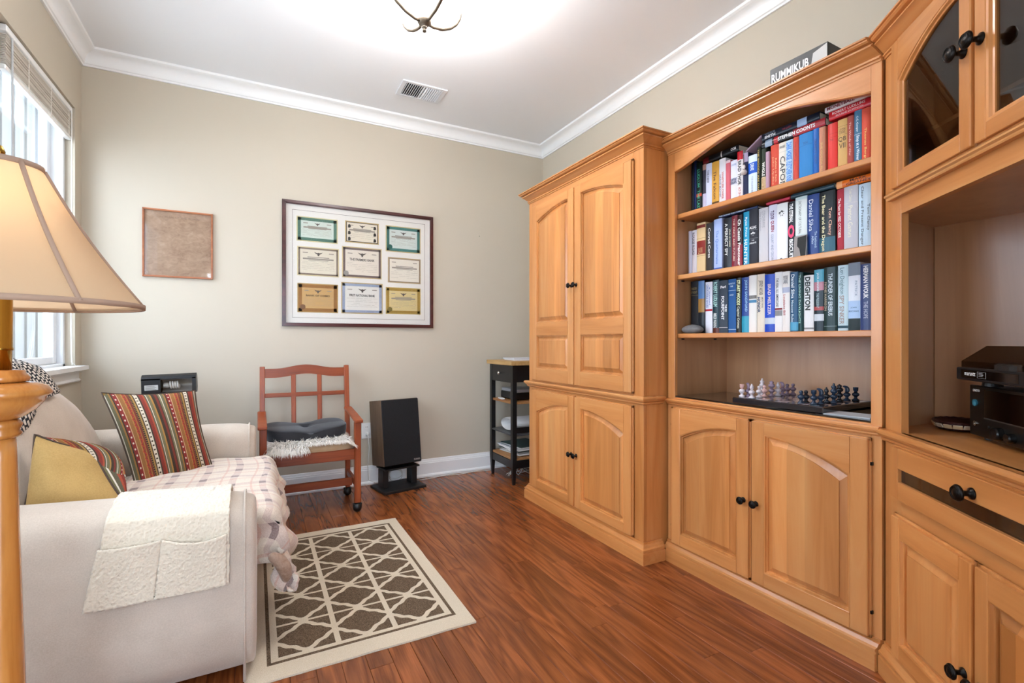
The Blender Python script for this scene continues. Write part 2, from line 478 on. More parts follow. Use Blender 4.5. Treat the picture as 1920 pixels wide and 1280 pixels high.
# ------------------------------------------------------------------ maple cabinets
KNOB_P = [(.0,.0315),(.005,.031),(.008,.0295),(.0125,.029),(.0155,.027),(.0168,.0245),(.0158,.022),(.010,.0195),(.0058,.016),(.0052,.009),(.0065,.005),(.0112,.0025),(.0118,0),(0,0)]
def knob(par, x, y, z, k=1.0):
    """turned knob whose axis points at the viewer (-y)"""
    M = T(x,y,z) @ Matrix.Rotation(PI/2, 4, 'X')
    b = MB().lathe([(r*k,q*k) for r,q in KNOB_P][::-1], 20, M)
    for rr_ in (.0085,.0125):
        b.lathe([(rr_*k-.0009,.0285*k),(rr_*k,.0308*k),(rr_*k+.0009,.0285*k)], 20, M, caps=False)
    return b.build('knob', BRONZE, par, smooth=True, fixn=True)
def outline(x0, x1, z0, ztop, ins, n=14):
    xa, xb = x0+ins, x1-ins
    p = [(xa, z0+ins), (xb, z0+ins)]
    for i in range(n+1):
        x = xb+(xa-xb)*i/n; p.append((x, ztop(x0+(x1-x0)*(x-xa)/(xb-xa))-ins))
    return p
def door(root, x0, x1, z0, z1, panels, knob_at=None, inner='r', glass=None, sw=.064, name='door', hinges=False, kscale=1.0, lab=None):
    e = .006; th = .022
    b = MB()
    for q in ((x0,x0+.014,z0,z1),(x1-.014,x1,z0,z1),(x0,x1,z0,z0+.014),(x0,x1,z1-.014,z1)):
        b.box(q[0],q[1],-.012,-.0030,q[2],q[3],0,c=.002)
    xa, xb, za, zb = x0+e, x1-e, z0+e, z1-e
    b.box(xa, x0+sw, -th, -.001, za, zb, 0, c=.0025)
    b.box(x1-sw, xb, -th, -.001, za, zb, 0, c=.0025)
    pa, pb = x0+sw, x1-sw
    tops = []
    for (pz0, zi, zo) in panels:
        def zt(x, zi=zi, zo=zo):
            q = (pb-x)/(pb-pa) if inner=='r' else (x-pa)/(pb-pa)
            return zi-(zi-zo)*q*q
        tops.append(zt)
    # rails between the panels
    zlow = za
    for k,(pz0,zi,zo) in enumerate(panels):
        if k == 0:
            b.box(pa, pb, -th, -.001, zlow, pz0, 1, c=.0015)
        nxt = panels[k+1][0] if k+1 < len(panels) else zb
        pts = [(pa,nxt),(pb,nxt)] + [(pb+(pa-pb)*i/14, tops[k](pb+(pa-pb)*i/14)) for i in range(15)]
        b.vprism(pts, -th+.0003, -.001, 1)
    d = b.build(name, [W_V, W_H], root)
    for k,(pz0,zi,zo) in enumerate(panels):
        p = MB(); zt = tops[k]
        if glass is None:
            lv = [(-.0005,-.0205),(.004,-.0200),(.0062,-.0125),(.0105,-.0115),(.0115,-.0045),(.0145,-.0045),(.036,-.0150),(.0365,-.0185),(.040,-.0185)]
        else:
            lv = [(-.0005,-.0205),(.006,-.0195),(.009,-.0130),(.014,-.0115),(.014,-.002)]
        rings = [[(x,y,z) for x,z in outline(pa,pb,pz0,zt,i_)] for i_,y in lv]
        n = len(rings[0]); vs = [q for r in rings for q in r]; fs = []
        for j in range(len(rings)-1):
            for i in range(n): fs.append((j*n+i, j*n+(i+1)%n, (j+1)*n+(i+1)%n, (j+1)*n+i))
        if glass is None: fs.append([(len(rings)-1)*n+i for i in range(n)])
        p.add(vs, fs)
        p.build('panel' if glass is None else 'glazing_bead', W_P if glass is None else W_V, d)
        if glass is not None:
            MB().vprism(outline(pa,pb,pz0,zt,.012), -.0075, -.0035).build('pane', glass, d)
    if knob_at: knob(d, knob_at[0], -th, knob_at[1], kscale)
    if hinges:
        for z in (z0+.09, z1-.09):
            hx = x0 if inner=='r' else x1
            MB().box(hx-.004,hx+.004,-.012,-.002,z-.006,z+.006,c=.001).build('hinge', BRONZE, d)
    if lab: d['label'] = lab
    return d
CROWN = [(-.01,0),(.004,0),(.004,.007),(.010,.009),(.010,.014),(.005,.015),(.005,.019),(.013,.024),(.024,.035),(.035,.043),(.040,.045),(.040,.050),(.034,.051),(.034,.055),(.048,.057),(.054,.062),(.054,.067),(.060,.068),(.060,.074),(-.01,.074)]
PLINTH = [(-.01,0),(.027,0),(.027,.058),(.022,.060),(.022,.065),(.026,.067),(.026,.075),(.018,.080),(.012,.092),(.006,.095),(.006,.105),(-.01,.105)]
WAIST = [(-.01,0),(.006,0),(.012,.006),(.012,.012),(.022,.020),(.024,.026),(.030,.028),(.030,.036),(.024,.042),(-.01,.042)]
def mould(root, name, prof, dz, path, mat=W_H, k=1.0, **kw):
    o = MB().sweep([(a*k,z*k+dz) for a,z in prof], path, **kw).build(name, mat, root, fixn=True)
    return smooth_by_angle(o, 20)

# --- armoire
AW = 1.165
arm = thing('armoire', 'tall maple armoire with four arched raised-panel doors beside the bookcase', 'armoire', (1.735, 3.04, 0), -PI/2)
AD = XR-.006-1.735
MB().box(0, .02, .02, AD, .0, 2.12).box(0,.02,0.0,.02,0,.02).build('side_panel', W_V, arm)
MB().box(AW-.02, AW, .02, AD, .0, 2.12).build('side_panel', W_V, arm)
MB().box(.02, AW-.02, AD-.015, AD, 0, 2.12).build('back_panel', W_IN, arm)
MB().box(.02, AW-.02, .02, AD-.015, 2.10, 2.12).build('top_panel', W_H, arm)
MB().box(.02, AW-.02, .02, AD-.015, .80, .83).build('divider', W_H, arm)
b = MB()
b.box(0,.075,0,.02,0,2.12,0,c=.001).box(AW-.075,AW,0,.02,0,2.12,0,c=.001)
for z0,z1 in ((.0,.115),(.775,.86),(2.055,2.12)): b.box(.075,AW-.075,0,.02,z0,z1,1)
b.build('face_frame', [W_V,W_H], arm)
apath = [(0,AD),(0,0),(AW,0),(AW,AD)]
mould(arm, 'plinth', PLINTH, 0, apath[:3]+[(AW,.121)])
mould(arm, 'waist_moulding', WAIST, .799, apath[:3]+[(AW,.124)])
mould(arm, 'crown_moulding', CROWN, 2.103, apath[:3]+[(AW,.140)])
c_ = AW/2
for s,(x0,x1),inn in ((-1,(.068,c_-.0015),'r'),(1,(c_+.0015,AW-.066),'l')):
    kx = c_ + s*.026
    door(arm, x0, x1, .849, 2.066, [(.937,1.163,1.163),(1.247,2.012,1.950)], (kx,1.462), inn)
    door(arm, x0, x1, .108, .789, [(.165,.722,.642)], (kx,.43), inn)

# --- bookcase
BX, BY = 1.885, 1.858
BW = .973
bk = thing('bookcase', 'maple bookcase with arched open shelves of books over two cupboard doors', 'bookcase', (BX, BY, 0), -PI/2)
BD = .405
DECK = .838
MB().box(0,.032,.02,BD+.01,0,2.11).build('side_panel', W_IN, bk)
MB().box(BW-.03,BW,.02,BD+.01,0,2.11).build('side_panel', W_IN, bk)
MB().box(.032,BW-.03,BD,BD+.012,0,2.11).build('back_panel', W_IN, bk)
MB().box(.032,BW-.03,.02,BD,2.092,2.11).build('top_panel', W_IN, bk)
MB().box(.032,BW-.03,.02,BD,DECK-.03,DECK).build('deck', W_INH, bk)
MB().box(.0325,BW-.0305,.006,BD-.003,DECK+.0006,DECK+.0066,c=.001).build('glass_top', plain('#15110E',.04,0,'dark_glass_top',coat=.6), bk)['label'] = 'dark glass sheet on the deck'
b = MB()
XA, XB = .045, BW-.034
b.box(0,XA,0,.02,0,2.11,0,c=.001).box(XB,BW,0,.02,0,2.11,0,c=.001)
b.box(XA,XB,0,.02,0,.115,1).box(XA,XB,0,.02,.77,DECK-.0006,1)
def arch_z(t):
    s = abs(2*t-1); return 1.980+.084*(max(0,.5+.5*math.cos(PI*s)))**.62
NA = 40
pts = [(XA,2.11),(XB,2.11)]+[(XB+(XA-XB)*i/NA, arch_z(1-i/NA)) for i in range(NA+1)]
b.vprism(pts, 0, .02, 1)
b.build('face_frame', [W_V,W_H], bk)
MB().tube([(XA+(XB-XA)*i/NA, .001, arch_z(i/NA)+.003) for i in range(NA+1)], .0042, 8).build('arch_bead', W_H, bk, smooth=True)
gh = (BW+.772, -.636)
mould(bk, 'plinth', PLINTH, 0, [(0,0),(BW,0)], post=gh)
mould(bk, 'waist_moulding', WAIST, .797, [(0,0),(BW,0)], k=.8)
mould(bk, 'crown_moulding', CROWN, 2.076, [(0,0),(BW,0)], post=gh)
SHELF = [1.769, 1.459, 1.160]
for z in SHELF:
    o = MB().box(.0325, BW-.0305, .024, BD-.001, z-.023, z, c=.003).build('shelf', W_INH, bk)
    for px_ in (.06,.30):
        MB().box(.0325,.040,px_,px_+.016,z-.031,z-.0235,c=.001).build('shelf_pin', BLACK, o)
gx = BY-1.372
for s,(x0,x1),inn in ((-1,(.034,gx-.0015),'r'),(1,(gx+.0015,BW-.028),'l')):
    door(bk, x0, x1, .098, .789, [(.160,.732,.652)], (gx+s*.030,.437), inn, hinges=True)

# --- corner cabinet set across the room corner
P0 = (1.872+.020, .878)
PH = math.radians(39.5)
DX, DY = -math.sin(PH), -math.cos(PH)
CRZ = math.atan2(DY, DX)
CW = .89
cc = thing('corner_cabinet', 'maple corner media cabinet with glass doors above an open niche', 'cabinet', (P0[0],P0[1],0), CRZ)
def w2l(x, y):
    ax, ay = x-P0[0], y-P0[1]
    return (ax*DX+ay*DY, -ax*DY+ay*DX)
cL = w2l(XR-.01, P0[1]); cC = w2l(XR-.01, YF+.01); xr = P0[0]+DX*CW; cR = w2l(xr, YF+.01)
FP = [(0,.0),(CW,0),cR,cC,cL]                      # footprint
def inset_fp(d=.02): return [(.02,d),(CW-.02,d)]+[ (p[0]*1.0, p[1]) for p in (cR,cC,cL)]
MB().prism(FP, .0, .012).build('bottom_panel', W_IN, cc)
CD = .826
MB().prism([(0,.0),(CW,.0),cR,cC,cL], CD-.025, CD).build('deck', W_INH, cc)
MB().prism([(0,.02),(CW,.02),cR,cC,cL], 1.535, 1.553).build('niche_ceiling', W_IN, cc)
MB().prism([(0,.02),(CW,.02),cR,cC,cL], 2.092, 2.11).build('top_panel', W_IN, cc)
# side panels and backs as upright slabs in plan
def slab(name, p, q, t, z0, z1, mat):
    d = (Vector(q)-Vector(p)).normalized(); n = Vector((-d.y,d.x))*t
    return MB().prism([tuple(p),tuple(q),(q[0]+n.x,q[1]+n.y),(p[0]+n.x,p[1]+n.y)], z0, z1).build(name, mat, cc)
pl0, pl1 = w2l(P0[0]+.006, .874), w2l(2.36, .874)
slab('side_panel', pl0, pl1, -.014, .0125, 2.092, W_IN)
slab('back_panel', w2l(2.20,.858), w2l(2.20,-.24), -.014, CD, 1.535, W_IN)
slab('back_panel', w2l(2.20,.858), w2l(2.20,-.24), -.014, 1.553, 2.092, W_IN)
slab('back_panel', w2l(2.18,-.22), w2l(xr+.03,-.22), -.014, CD, 1.535, W_IN)
slab('back_panel', w2l(2.18,-.22), w2l(xr+.03,-.22), -.014, 1.553, 2.092, W_IN)
slab('side_panel', w2l(xr+.006,.19), w2l(xr+.006,-.33), .014, .0125, 2.092, W_IN)
b = MB()
for x0,x1 in ((0,.092),(CW-.092,CW)): b.box(x0,x1,.0,.022,0,2.11,0,c=.001)
for z0,z1 in ((0,.115),(.560,.618),(.770,CD-.026),(1.53,1.60),(2.06,2.11)): b.box(.092,CW-.092,.0,.022,z0,z1,1)
b.build('face_frame', [W_V,W_H], cc)
ghp = (-.772,-.636*-1)
ghp = (-.772, -.636)
mould(cc, 'plinth', PLINTH, 0, [(0,0),(CW,0)], pre=ghp)
mould(cc, 'ledge_moulding', WAIST, .784, [(-.012,0),(CW+.012,0)], k=1.0)
mould(cc, 'crown_moulding', CROWN, 2.076, [(0,0),(CW,0)], pre=ghp)
mould(cc, 'sill_moulding', [(-.005,0),(.016,0),(.018,.004),(.018,.008),(.024,.012),(.024,.017),(.018,.022),(-.005,.022)], 1.583, [(.04,0),(CW-.04,0)])
SMOKE = glass_mat('cabinet_glass', (.62,.60,.58,1), .10)
mid = CW/2
for s,(x0,x1),inn in ((-1,(.072,mid-.0015),'r'),(1,(mid+.0015,CW-.072),'l')):
    door(cc, x0, x1, 1.606, 2.086, [(1.652,2.046,1.950)], (mid+s*.030,1.862), inn, glass=SMOKE, sw=.044, name='glass_door', kscale=1.25)
    door(cc, x0, x1, .106, .566, [(.160,.498,.498)], (mid+s*.030,.268), inn, sw=.050, kscale=1.15)
# glass-fronted drawer
x0,x1,z0,z1 = .072,CW-.072,.612,.786
b = MB()
b.box(x0,x1,-.010,-.0005,z0,z0+.02,1,c=.002).box(x0,x1,-.010,-.0005,z1-.02,z1,1,c=.002)
b.box(x0+.005,x0+.042,-.022,-.001,z0+.005,z1-.005,0,c=.002).box(x1-.042,x1-.005,-.022,-.001,z0+.005,z1-.005,0,c=.002)
b.box(x0+.042,x1-.042,-.022,-.001,z0+.005,.674,1,c=.002).box(x0+.042,x1-.042,-.022,-.001,.716,z1-.005,1,c=.002)
dr = b.build('drawer', [W_V,W_H], cc)
MB().box(x0+.040,x1-.040,-.010,-.006,.672,.718).build('pane', plain('#17110D',.05,0,'dark_pane',coat=.5), dr)
knob(dr, mid, -.022, .738, 1.3)
# shelf in the glass cupboard
sh = [w2l(2.19,.85),w2l(1.98,.85),w2l(xr+.1,-.1),w2l(xr+.1,-.2),w2l(2.19,-.2)]
MB().prism(sh, 1.80, 1.812).build('inner_shelf', W_IN, cc)

# ------------------------------------------------------------------ books
ORD = ['first','second','third','fourth','fifth','sixth','seventh','eighth','ninth','tenth','eleventh','twelfth','thirteenth','fourteenth','fifteenth','sixteenth','seventeenth','eighteenth','nineteenth','twentieth','twenty-first','twenty-second','twenty-third','twenty-fourth','twenty-fifth','twenty-sixth','twenty-seventh']
PAGES = plain('#DDD3BF', .8, 0, 'book_pages', noise=.1, nscale=200)
def jacket(c, gloss): return plain(c, .30 if gloss else .55, 0, ('glossy_' if gloss else 'matt_')+c.strip('#'), coat=.08 if gloss else 0, spec=.25)
def cover_mb(w, h, d, lying=False, bul=.004, tb=.0022):
    out = [(0,bul),(w*.12,bul*.45),(w*.3,bul*.1),(w*.5,0),(w*.7,bul*.1),(w*.88,bul*.45),(w,bul)]
    out += [(w,d),(w-tb,d),(w-tb,bul+tb),(w*.5,bul*.6+tb),(tb,bul+tb),(tb,d),(0,d)]
    n = len(out); b = MB()
    f = (lambda a,y,q: (a,y,q)) if not lying else (lambda a,y,q: (q,y,a))
    vs = [f(a,y,0) for a,y in out]+[f(a,y,h) for a,y in out]
    cap = [(12,13,0,11),(11,0,1,10),(10,1,2,3),(10,3,4,5),(9,10,5,6),(8,9,6,7)]
    fs = [(i,(i+1)%n,n+(i+1)%n,n+i) for i in range(n)] + [c for c in cap] + [tuple(n+i for i in c[::-1]) for c in cap]
    b.add(vs, fs); return b
def book(x, y, z, w, h, d, col, label, titles=(), bands=(), gloss=True, group='books on the bookcase shelves', lying=False, tilt=0.0):
    """spine faces the room; x,y,z: left bottom front corner seen from the room"""
    b = cover_mb(w,h,d,lying)
    o = b.build('book', jacket(col,gloss), None, loc=(x,y,z), rz=-PI/2, fixn=True)
    if tilt: o.rotation_euler = (0, 0, -PI/2); o.rotation_mode='XYZ'; o.matrix_world = T(x,y,z) @ Matrix.Rotation(-PI/2,4,'Z') @ Matrix.Rotation(tilt,4,'Y')
    tag(o, label, 'book', group)
    e = .0028
    pg = MB().box(e, w-e, .009, d-.004, .003, h-.003) if not lying else MB().box(.003, h-.003, .009, d-.004, e, w-e)
    pg.build('pages', PAGES, o)
    for (a0,a1,c) in bands:
        m = jacket(c, gloss)
        bb = MB()
        for k in range(6):
            xa, xb = w*(.0+k/6), w*((k+1)/6)
            def yy(q):
                t = abs(2*q/w-1); return .004*t**2.6-.0004
            if lying: vs = [(h*a0,yy(xa),xa),(h*a1,yy(xa),xa),(h*a1,yy(xb),xb),(h*a0,yy(xb),xb)]
            else: vs = [(xa,yy(xa),h*(1-a1)),(xb,yy(xb),h*(1-a1)),(xb,yy(xb),h*(1-a0)),(xa,yy(xa),h*(1-a0))]
            bb.add(vs, [(0,1,2,3)])
        bb.build('band', m, o)
    for t in titles:
        txt,c,a0,a1,fx,fw = t[:6]; bold = t[6] if len(t)>6 else 0.012
        mode = t[7] if len(t)>7 else ('h' if lying else 'd')
        if lying:
            tb = text_mb(txt, h*(a1-a0), w*fw, bold=bold); tb.xf(T(h*(a0+a1)/2, -.0009, w*fx) @ HOR)
        elif mode == 'd':
            tb = text_mb(txt, h*(a1-a0), w*fw, bold=bold); tb.xf(T(w*fx, -.0009, h*(1-(a0+a1)/2)) @ DOWN)
        else:
            tb = text_mb(txt, w*fw, h*(a1-a0), bold=bold); tb.xf(T(w*fx, -.0009, h*(1-(a0+a1)/2)) @ HOR)
        tb.build('title', plain(c,.5), o)
    return o
# spine x plane of the books and the camera-free metric sizes: (left y, width, height, colour, look, titles, bands, gloss)
BKX = 1.985
ROWS = [
 (1.769,'top',[
  (1.799, 0.018, 0.277, '#14161F', 'thin black book', [], [], True),
  (1.781, 0.017, 0.271, '#1B2A55', 'thin navy blue glossy book', [], [], True),
  (1.764, 0.034, 0.258, '#12201C', 'black book with green lettering', [('LUDLUM  THE LAST', '#3FA987', 0.15, 0.95, 0.5, 0.45)], [(0.62, 0.68, '#C2482F')], True),
  (1.73, 0.026, 0.237, '#3A3540', 'charcoal book with a lavender foot', [], [(0.0, 0.12, '#A88072'), (0.62, 1, '#B9B2C6')], False),
  (1.704, 0.036, 0.23, '#C9CBE0', 'pale lavender paperback with short black title', [('THE NEW', '#20222E', 0.14, 0.42, 0.45, 0.3)], [], False),
  (1.668, 0.041, 0.227, '#D19A3A', 'mustard yellow book', [('The Falcon', '#5A3712', 0.2, 0.8, 0.5, 0.4)], [(0.86, 0.95, '#5A3E17')], False),
  (1.627, 0.038, 0.229, '#DFDCE0', 'white book with red lettering', [('WHISTLEBLOWER', '#C7473F', 0.28, 0.85, 0.62, 0.3), ('GRAND MASTER', '#2B3E72', 0.32, 0.8, 0.25, 0.2)], [], False),
  (1.589, 0.026, 0.21, '#C9606C', 'rose pink book', [], [(0, 0.06, '#E8C9CC')], True),
  (1.563, 0.038, 0.2, '#DCDCE8', 'white book with a navy crest mark', [('XXXX', '#26325F', 0.42, 0.56, 0.5, 0.85, 0.03, 'h'), ('JOHN GRISHAM', '#8FA3C6', 0.08, 0.14, 0.5, 0.7, 0.01, 'h')], [], False),
  (1.525, 0.03, 0.23, '#E8E2E0', 'white book with a red head and bold black title', [('BRAD THOR', '#17171C', 0.19, 0.68, 0.5, 0.6, 0.03), ('ACT OF WAR', '#A8323A', 0.72, 0.98, 0.5, 0.4, 0.02)], [(0, 0.17, '#C0202C')], True),
  (1.495, 0.027, 0.213, '#232A48', 'dark navy book with pale speckles', [], [(0, 0.2, '#A99BB4')], True),
  (1.468, 0.044, 0.191, '#D3E0EC', 'pale blue book with a royal blue block', [('DRIVE', '#EAF2FA', 0.2, 0.36, 0.5, 0.4), ('THE KILLING MIND', '#9AA7B4', 0.5, 0.95, 0.5, 0.2)], [(0.17, 0.43, '#2457B8')], True),
  (1.424, 0.019, 0.216, '#1E2416', 'olive black book with gold lettering', [('THE WOODS ARE DARK', '#B79A4A', 0.05, 0.97, 0.5, 0.4)], [], False),
  (1.405, 0.023, 0.202, '#2A3326', 'dark green book with a tan foot', [('WHOLE', '#E8E8DC', 0.3, 0.6, 0.55, 0.6, 0.02), ('GOLF BOOK', '#9C6A3C', 0.64, 0.98, 0.5, 0.5)], [(0.62, 1, '#CDB48A')], False),
  (1.382, 0.018, 0.181, '#B493A4', 'thin mauve book', [], [], False),
  (1.364, 0.039, 0.203, '#CF4B36', 'coral red book with faint lettering', [('John Updike', '#E8A878', 0.25, 0.85, 0.35, 0.22), ('Rabbit is Rich', '#E8A878', 0.3, 0.8, 0.7, 0.22)], [], False),
  (1.325, 0.036, 0.199, '#E4DDCF', 'cream book with tall black capitals', [('CAPON', '#1A1A1C', 0.3, 0.97, 0.55, 0.62, 0.01), ('JOHN KOBLER', '#3A3A3C', 0.07, 0.14, 0.5, 0.7, 0.01, 'h')], [(0.2, 0.203, '#77726A')], False),
  (1.289, 0.03, 0.196, '#B9D3EA', 'light blue book with bright blue capitals', [('DARK HORSE', '#2D7FD0', 0.05, 0.42, 0.5, 0.8, 0.03), ('FLETCHER KNEBEL', '#2D7FD0', 0.46, 0.97, 0.5, 0.8, 0.02)], [], False),
  (1.259, 0.024, 0.199, '#CB4A3C', 'plain brick red book', [('THE SOURCE', '#A6332B', 0.1, 0.5, 0.5, 0.3)], [], False),
  (1.235, 0.056, 0.201, '#2F7FBF', 'wide sky blue book', [('TEN', '#1F5E99', 0.18, 0.23, 0.5, 0.35, 0.01, 'h')], [(0.245, 0.25, '#1F5E99')], False),
  (1.179, 0.026, 0.203, '#2262AE', 'deep blue book with rounded spine', [('TRINITY LOST', '#1A437C', 0.2, 0.7, 0.5, 0.35)], [], True),
  (1.153, 0.025, 0.199, '#C08468', 'salmon tan book with gold lettering', [('THE ODESSA FILE', '#D9B26E', 0.3, 0.9, 0.5, 0.3)], [], False),
  (1.124, 0.037, 0.201, '#D63A34', 'bright red book with rounded spine', [('THE', '#9C2420', 0.3, 0.34, 0.45, 0.4, 0.01, 'h')], [(0.2, 0.203, '#8A1F1C'), (0.27, 0.273, '#8A1F1C')], True),
  (1.087, 0.037, 0.203, '#CFA566', 'golden tan book with black roman numerals', [('LEON', '#4A331A', 0.17, 0.22, 0.5, 0.6, 0.0, 'h'), ('URIS', '#4A331A', 0.225, 0.275, 0.5, 0.6, 0.0, 'h'), ('QB', '#33230F', 0.33, 0.43, 0.5, 0.75, 0.0, 'h'), ('VII', '#33230F', 0.45, 0.55, 0.5, 0.6, 0.0, 'h')], [(0.13, 0.133, '#4A331A'), (0.295, 0.298, '#4A331A')], False),
  (1.05, 0.024, 0.202, '#A0483E', 'brownish red book with pale lettering', [('The Winds of War', '#D9A898', 0.12, 0.75, 0.5, 0.3)], [], False),
  (1.026, 0.028, 0.212, '#44708C', 'slate blue book with white lettering', [('C.C. Cooper', '#E6EEF4', 0.1, 0.38, 0.45, 0.3), ('Stop at a Winner', '#E6EEF4', 0.44, 0.88, 0.5, 0.5)], [(0.415, 0.42, '#DCE6EE'), (0.9, 0.905, '#DCE6EE')], False),
  (0.998, 0.031, 0.208, '#CE4F38', 'orange red book at the end of the row', [('Thomas Berger', '#E9C26A', 0.35, 0.95, 0.45, 0.3)], [], False),
 ]),
 (1.459,'middle',[
  (1.815, 0.021, 0.23, '#C5C4D6', 'thin pale lavender book', [], [(0.95, 0.99, '#23232B')], False),
  (1.794, 0.031, 0.229, '#D0C9CE', 'pale grey book with dark band of lettering', [('ROUGE ROAD', '#3A3A48', 0.05, 0.55, 0.4, 0.5)], [], False),
  (1.763, 0.054, 0.258, '#D9BC8C', 'tan law book with two dark red labels', [('LAW', '#D8A878', 0.48, 0.6, 0.5, 0.5, 0.0, 'h')], [(0.04, 0.1, '#7A2A20'), (0.35, 0.61, '#86291F'), (0.3, 0.305, '#6B5230'), (0.64, 0.645, '#6B5230'), (0.95, 0.955, '#6B5230')], False),
  (1.709, 0.041, 0.247, '#39332F', 'brown black book with white lettering', [('Conrad Corea', '#E8E6E2', 0.1, 0.7, 0.55, 0.35)], [], False),
  (1.666, 0.01, 0.247, '#141A30', 'very thin navy book', [], [], True),
  (1.656, 0.047, 0.254, '#A9BBE6', 'periwinkle blue book', [('The Quartermaine', '#5A7CC0', 0.22, 0.86, 0.45, 0.4)], [(0.93, 0.98, '#2A56B0')], False),
  (1.609, 0.05, 0.249, '#26262A', 'black book with large white title', [('A PERFECT SPY', '#E4E4E0', 0.1, 0.72, 0.4, 0.32), ('JOHN LE CARRE', '#D8D0B0', 0.22, 0.56, 0.78, 0.18)], [], True),
  (1.559, 0.034, 0.251, '#7E2430', 'maroon book with cream lettering', [('THE ONCE AND FUTURE', '#D9B9A8', 0.06, 0.85, 0.45, 0.3)], [], True),
  (1.525, 0.028, 0.246, '#2A1316', 'black to red book with white title', [('Ch Cassis Francoeur', '#F0EDEA', 0.08, 0.95, 0.45, 0.55, 0.03)], [(0.55, 1, '#8E2634')], True),
  (1.497, 0.034, 0.254, '#1E97BE', 'turquoise book with white lettering', [('Ryan Price', '#E8F4F8', 0.1, 0.45, 0.5, 0.4), ('HUNTER', '#E8F4F8', 0.5, 0.95, 0.45, 0.5)], [], True),
  (1.463, 0.044, 0.257, '#2F3038', 'charcoal book with centred white emblem', [('ALIAS', '#E0E0E0', 0.3, 0.35, 0.5, 0.8, 0.02, 'h'), ('*', '#E0E0E0', 0.4, 0.49, 0.5, 0.5, 0.05, 'h'), ('THE', '#E0E0E0', 0.54, 0.56, 0.5, 0.3, 0.02, 'h'), ('LARKSPUR', '#E0E0E0', 0.58, 0.61, 0.5, 0.8, 0.02, 'h')], [(0.37, 0.372, '#BBBBBB'), (0.515, 0.517, '#BBBBBB')], False),
  (1.419, 0.045, 0.251, '#C9C7CA', 'light grey book with faint lettering', [('COCHRANE', '#A7A6AA', 0.05, 0.35, 0.6, 0.3), ('The Dauntless', '#9E9DA2', 0.06, 0.4, 0.25, 0.2)], [], False),
  (1.374, 0.039, 0.255, '#D5D6E6', 'white and lavender book with maroon title', [('TUDOR', '#4A2A5A', 0.1, 0.25, 0.5, 0.45, 0.03), ('QUEEN', '#8E2A44', 0.27, 0.46, 0.5, 0.45, 0.03), ('COURT AND CROWN', '#8A94A6', 0.5, 0.98, 0.5, 0.3)], [], False),
  (1.335, 0.049, 0.251, '#E6E8E8', 'white book with a black star', [('*', '#1B1B1D', 0.12, 0.24, 0.5, 0.55, 0.08, 'h'), ('O', '#1B1B1D', 0.93, 0.98, 0.45, 0.25, 0.03, 'h')], [], True),
  (1.286, 0.036, 0.247, '#1B1D24', 'black book with a pink ring on its spine', [('THE ETERNAL', '#EFEFEF', 0.04, 0.36, 0.5, 0.45, 0.03), ('O', '#E83A6A', 0.39, 0.62, 0.5, 0.8, 0.05, 'd'), ('BISCUIT', '#EFEFEF', 0.64, 0.97, 0.5, 0.45, 0.03)], [], True),
  (1.25, 0.049, 0.256, '#BFD4D4', 'pale teal book with a white title panel', [('DICTIONARY OF CULTURAL', '#23282C', 0.07, 0.6, 0.45, 0.22, 0.0)], [(0.05, 0.61, '#DCE4E2')], False),
  (1.201, 0.049, 0.253, '#243F7E', 'navy blue book with a large pale name', [('Daniel Silva', '#D8E2F0', 0.08, 0.58, 0.36, 0.36, 0.0), ('The Rembrandt', '#A9C0DC', 0.6, 0.86, 0.75, 0.2), ('Affair', '#A9C0DC', 0.66, 0.8, 0.5, 0.18)], [], True),
  (1.152, 0.061, 0.25, '#1A2022', 'thick black book with cream and orange titles', [('The Bear and the Dragon', '#EDE6B8', 0.05, 0.93, 0.28, 0.26, 0.01), ('Tom Clancy', '#E6B49A', 0.27, 0.7, 0.7, 0.26, 0.01)], [(0.72, 1, '#27596A')], True),
  (1.089, 0.027, 0.245, '#A8303E', 'crimson book with white title', [('The Hunt for RED OCTOBER', '#F2E6E4', 0.14, 0.76, 0.45, 0.4, 0.01)], [], False),
  (1.062, 0.049, 0.247, '#B9BAC2', 'wide silver grey book with pale title', [('Tom Clancy', '#D9D6C4', 0.05, 0.24, 0.5, 0.3), ('Patriot Games', '#E6E2C8', 0.3, 0.78, 0.5, 0.34, 0.0)], [(0.255, 0.258, '#DAD7C8')], False),
  (1.012, 0.046, 0.244, '#BFD6E6', 'pale blue book with two dark titles', [('Clear and Present Danger', '#1D2A3C', 0.04, 0.93, 0.3, 0.26, 0.0), ('Tom Clancy', '#1D2A3C', 0.32, 0.72, 0.75, 0.24, 0.0)], [], False),
 ]),
 (1.16,'bottom',[
  (1.801, 0.048, 0.268, '#191A1E', 'black book with thin gold lettering', [('SHADOW', '#8F7D52', 0.12, 0.17, 0.5, 0.7, 0.0, 'h'), ('OF NIGHT', '#8F7D52', 0.19, 0.24, 0.5, 0.8, 0.0, 'h')], [(0.27, 0.275, '#8F7D52')], False),
  (1.753, 0.039, 0.265, '#1B2026', 'black book with a blue picture and gold strip', [], [(0, 0.34, '#5378A8'), (0.34, 0.6, '#96713A')], True),
  (1.714, 0.043, 0.255, '#D9DAE4', 'white book with blue lettering and red dots', [('CROCODILE SHOES', '#3A5FA8', 0.05, 0.5, 0.35, 0.3, 0.01), ('a novel', '#5E82C0', 0.1, 0.45, 0.7, 0.2)], [(0.53, 0.57, '#A82430')], False),
  (1.671, 0.038, 0.261, '#14323A', 'dark teal glossy book with pale letters', [('ROBERT LUDLUM', '#A9D6D0', 0.04, 0.5, 0.5, 0.6, 0.02), ('AMBLER WARNING', '#D6DEDC', 0.62, 0.9, 0.45, 0.5, 0.02)], [(0.9, 1, '#5A2416')], True),
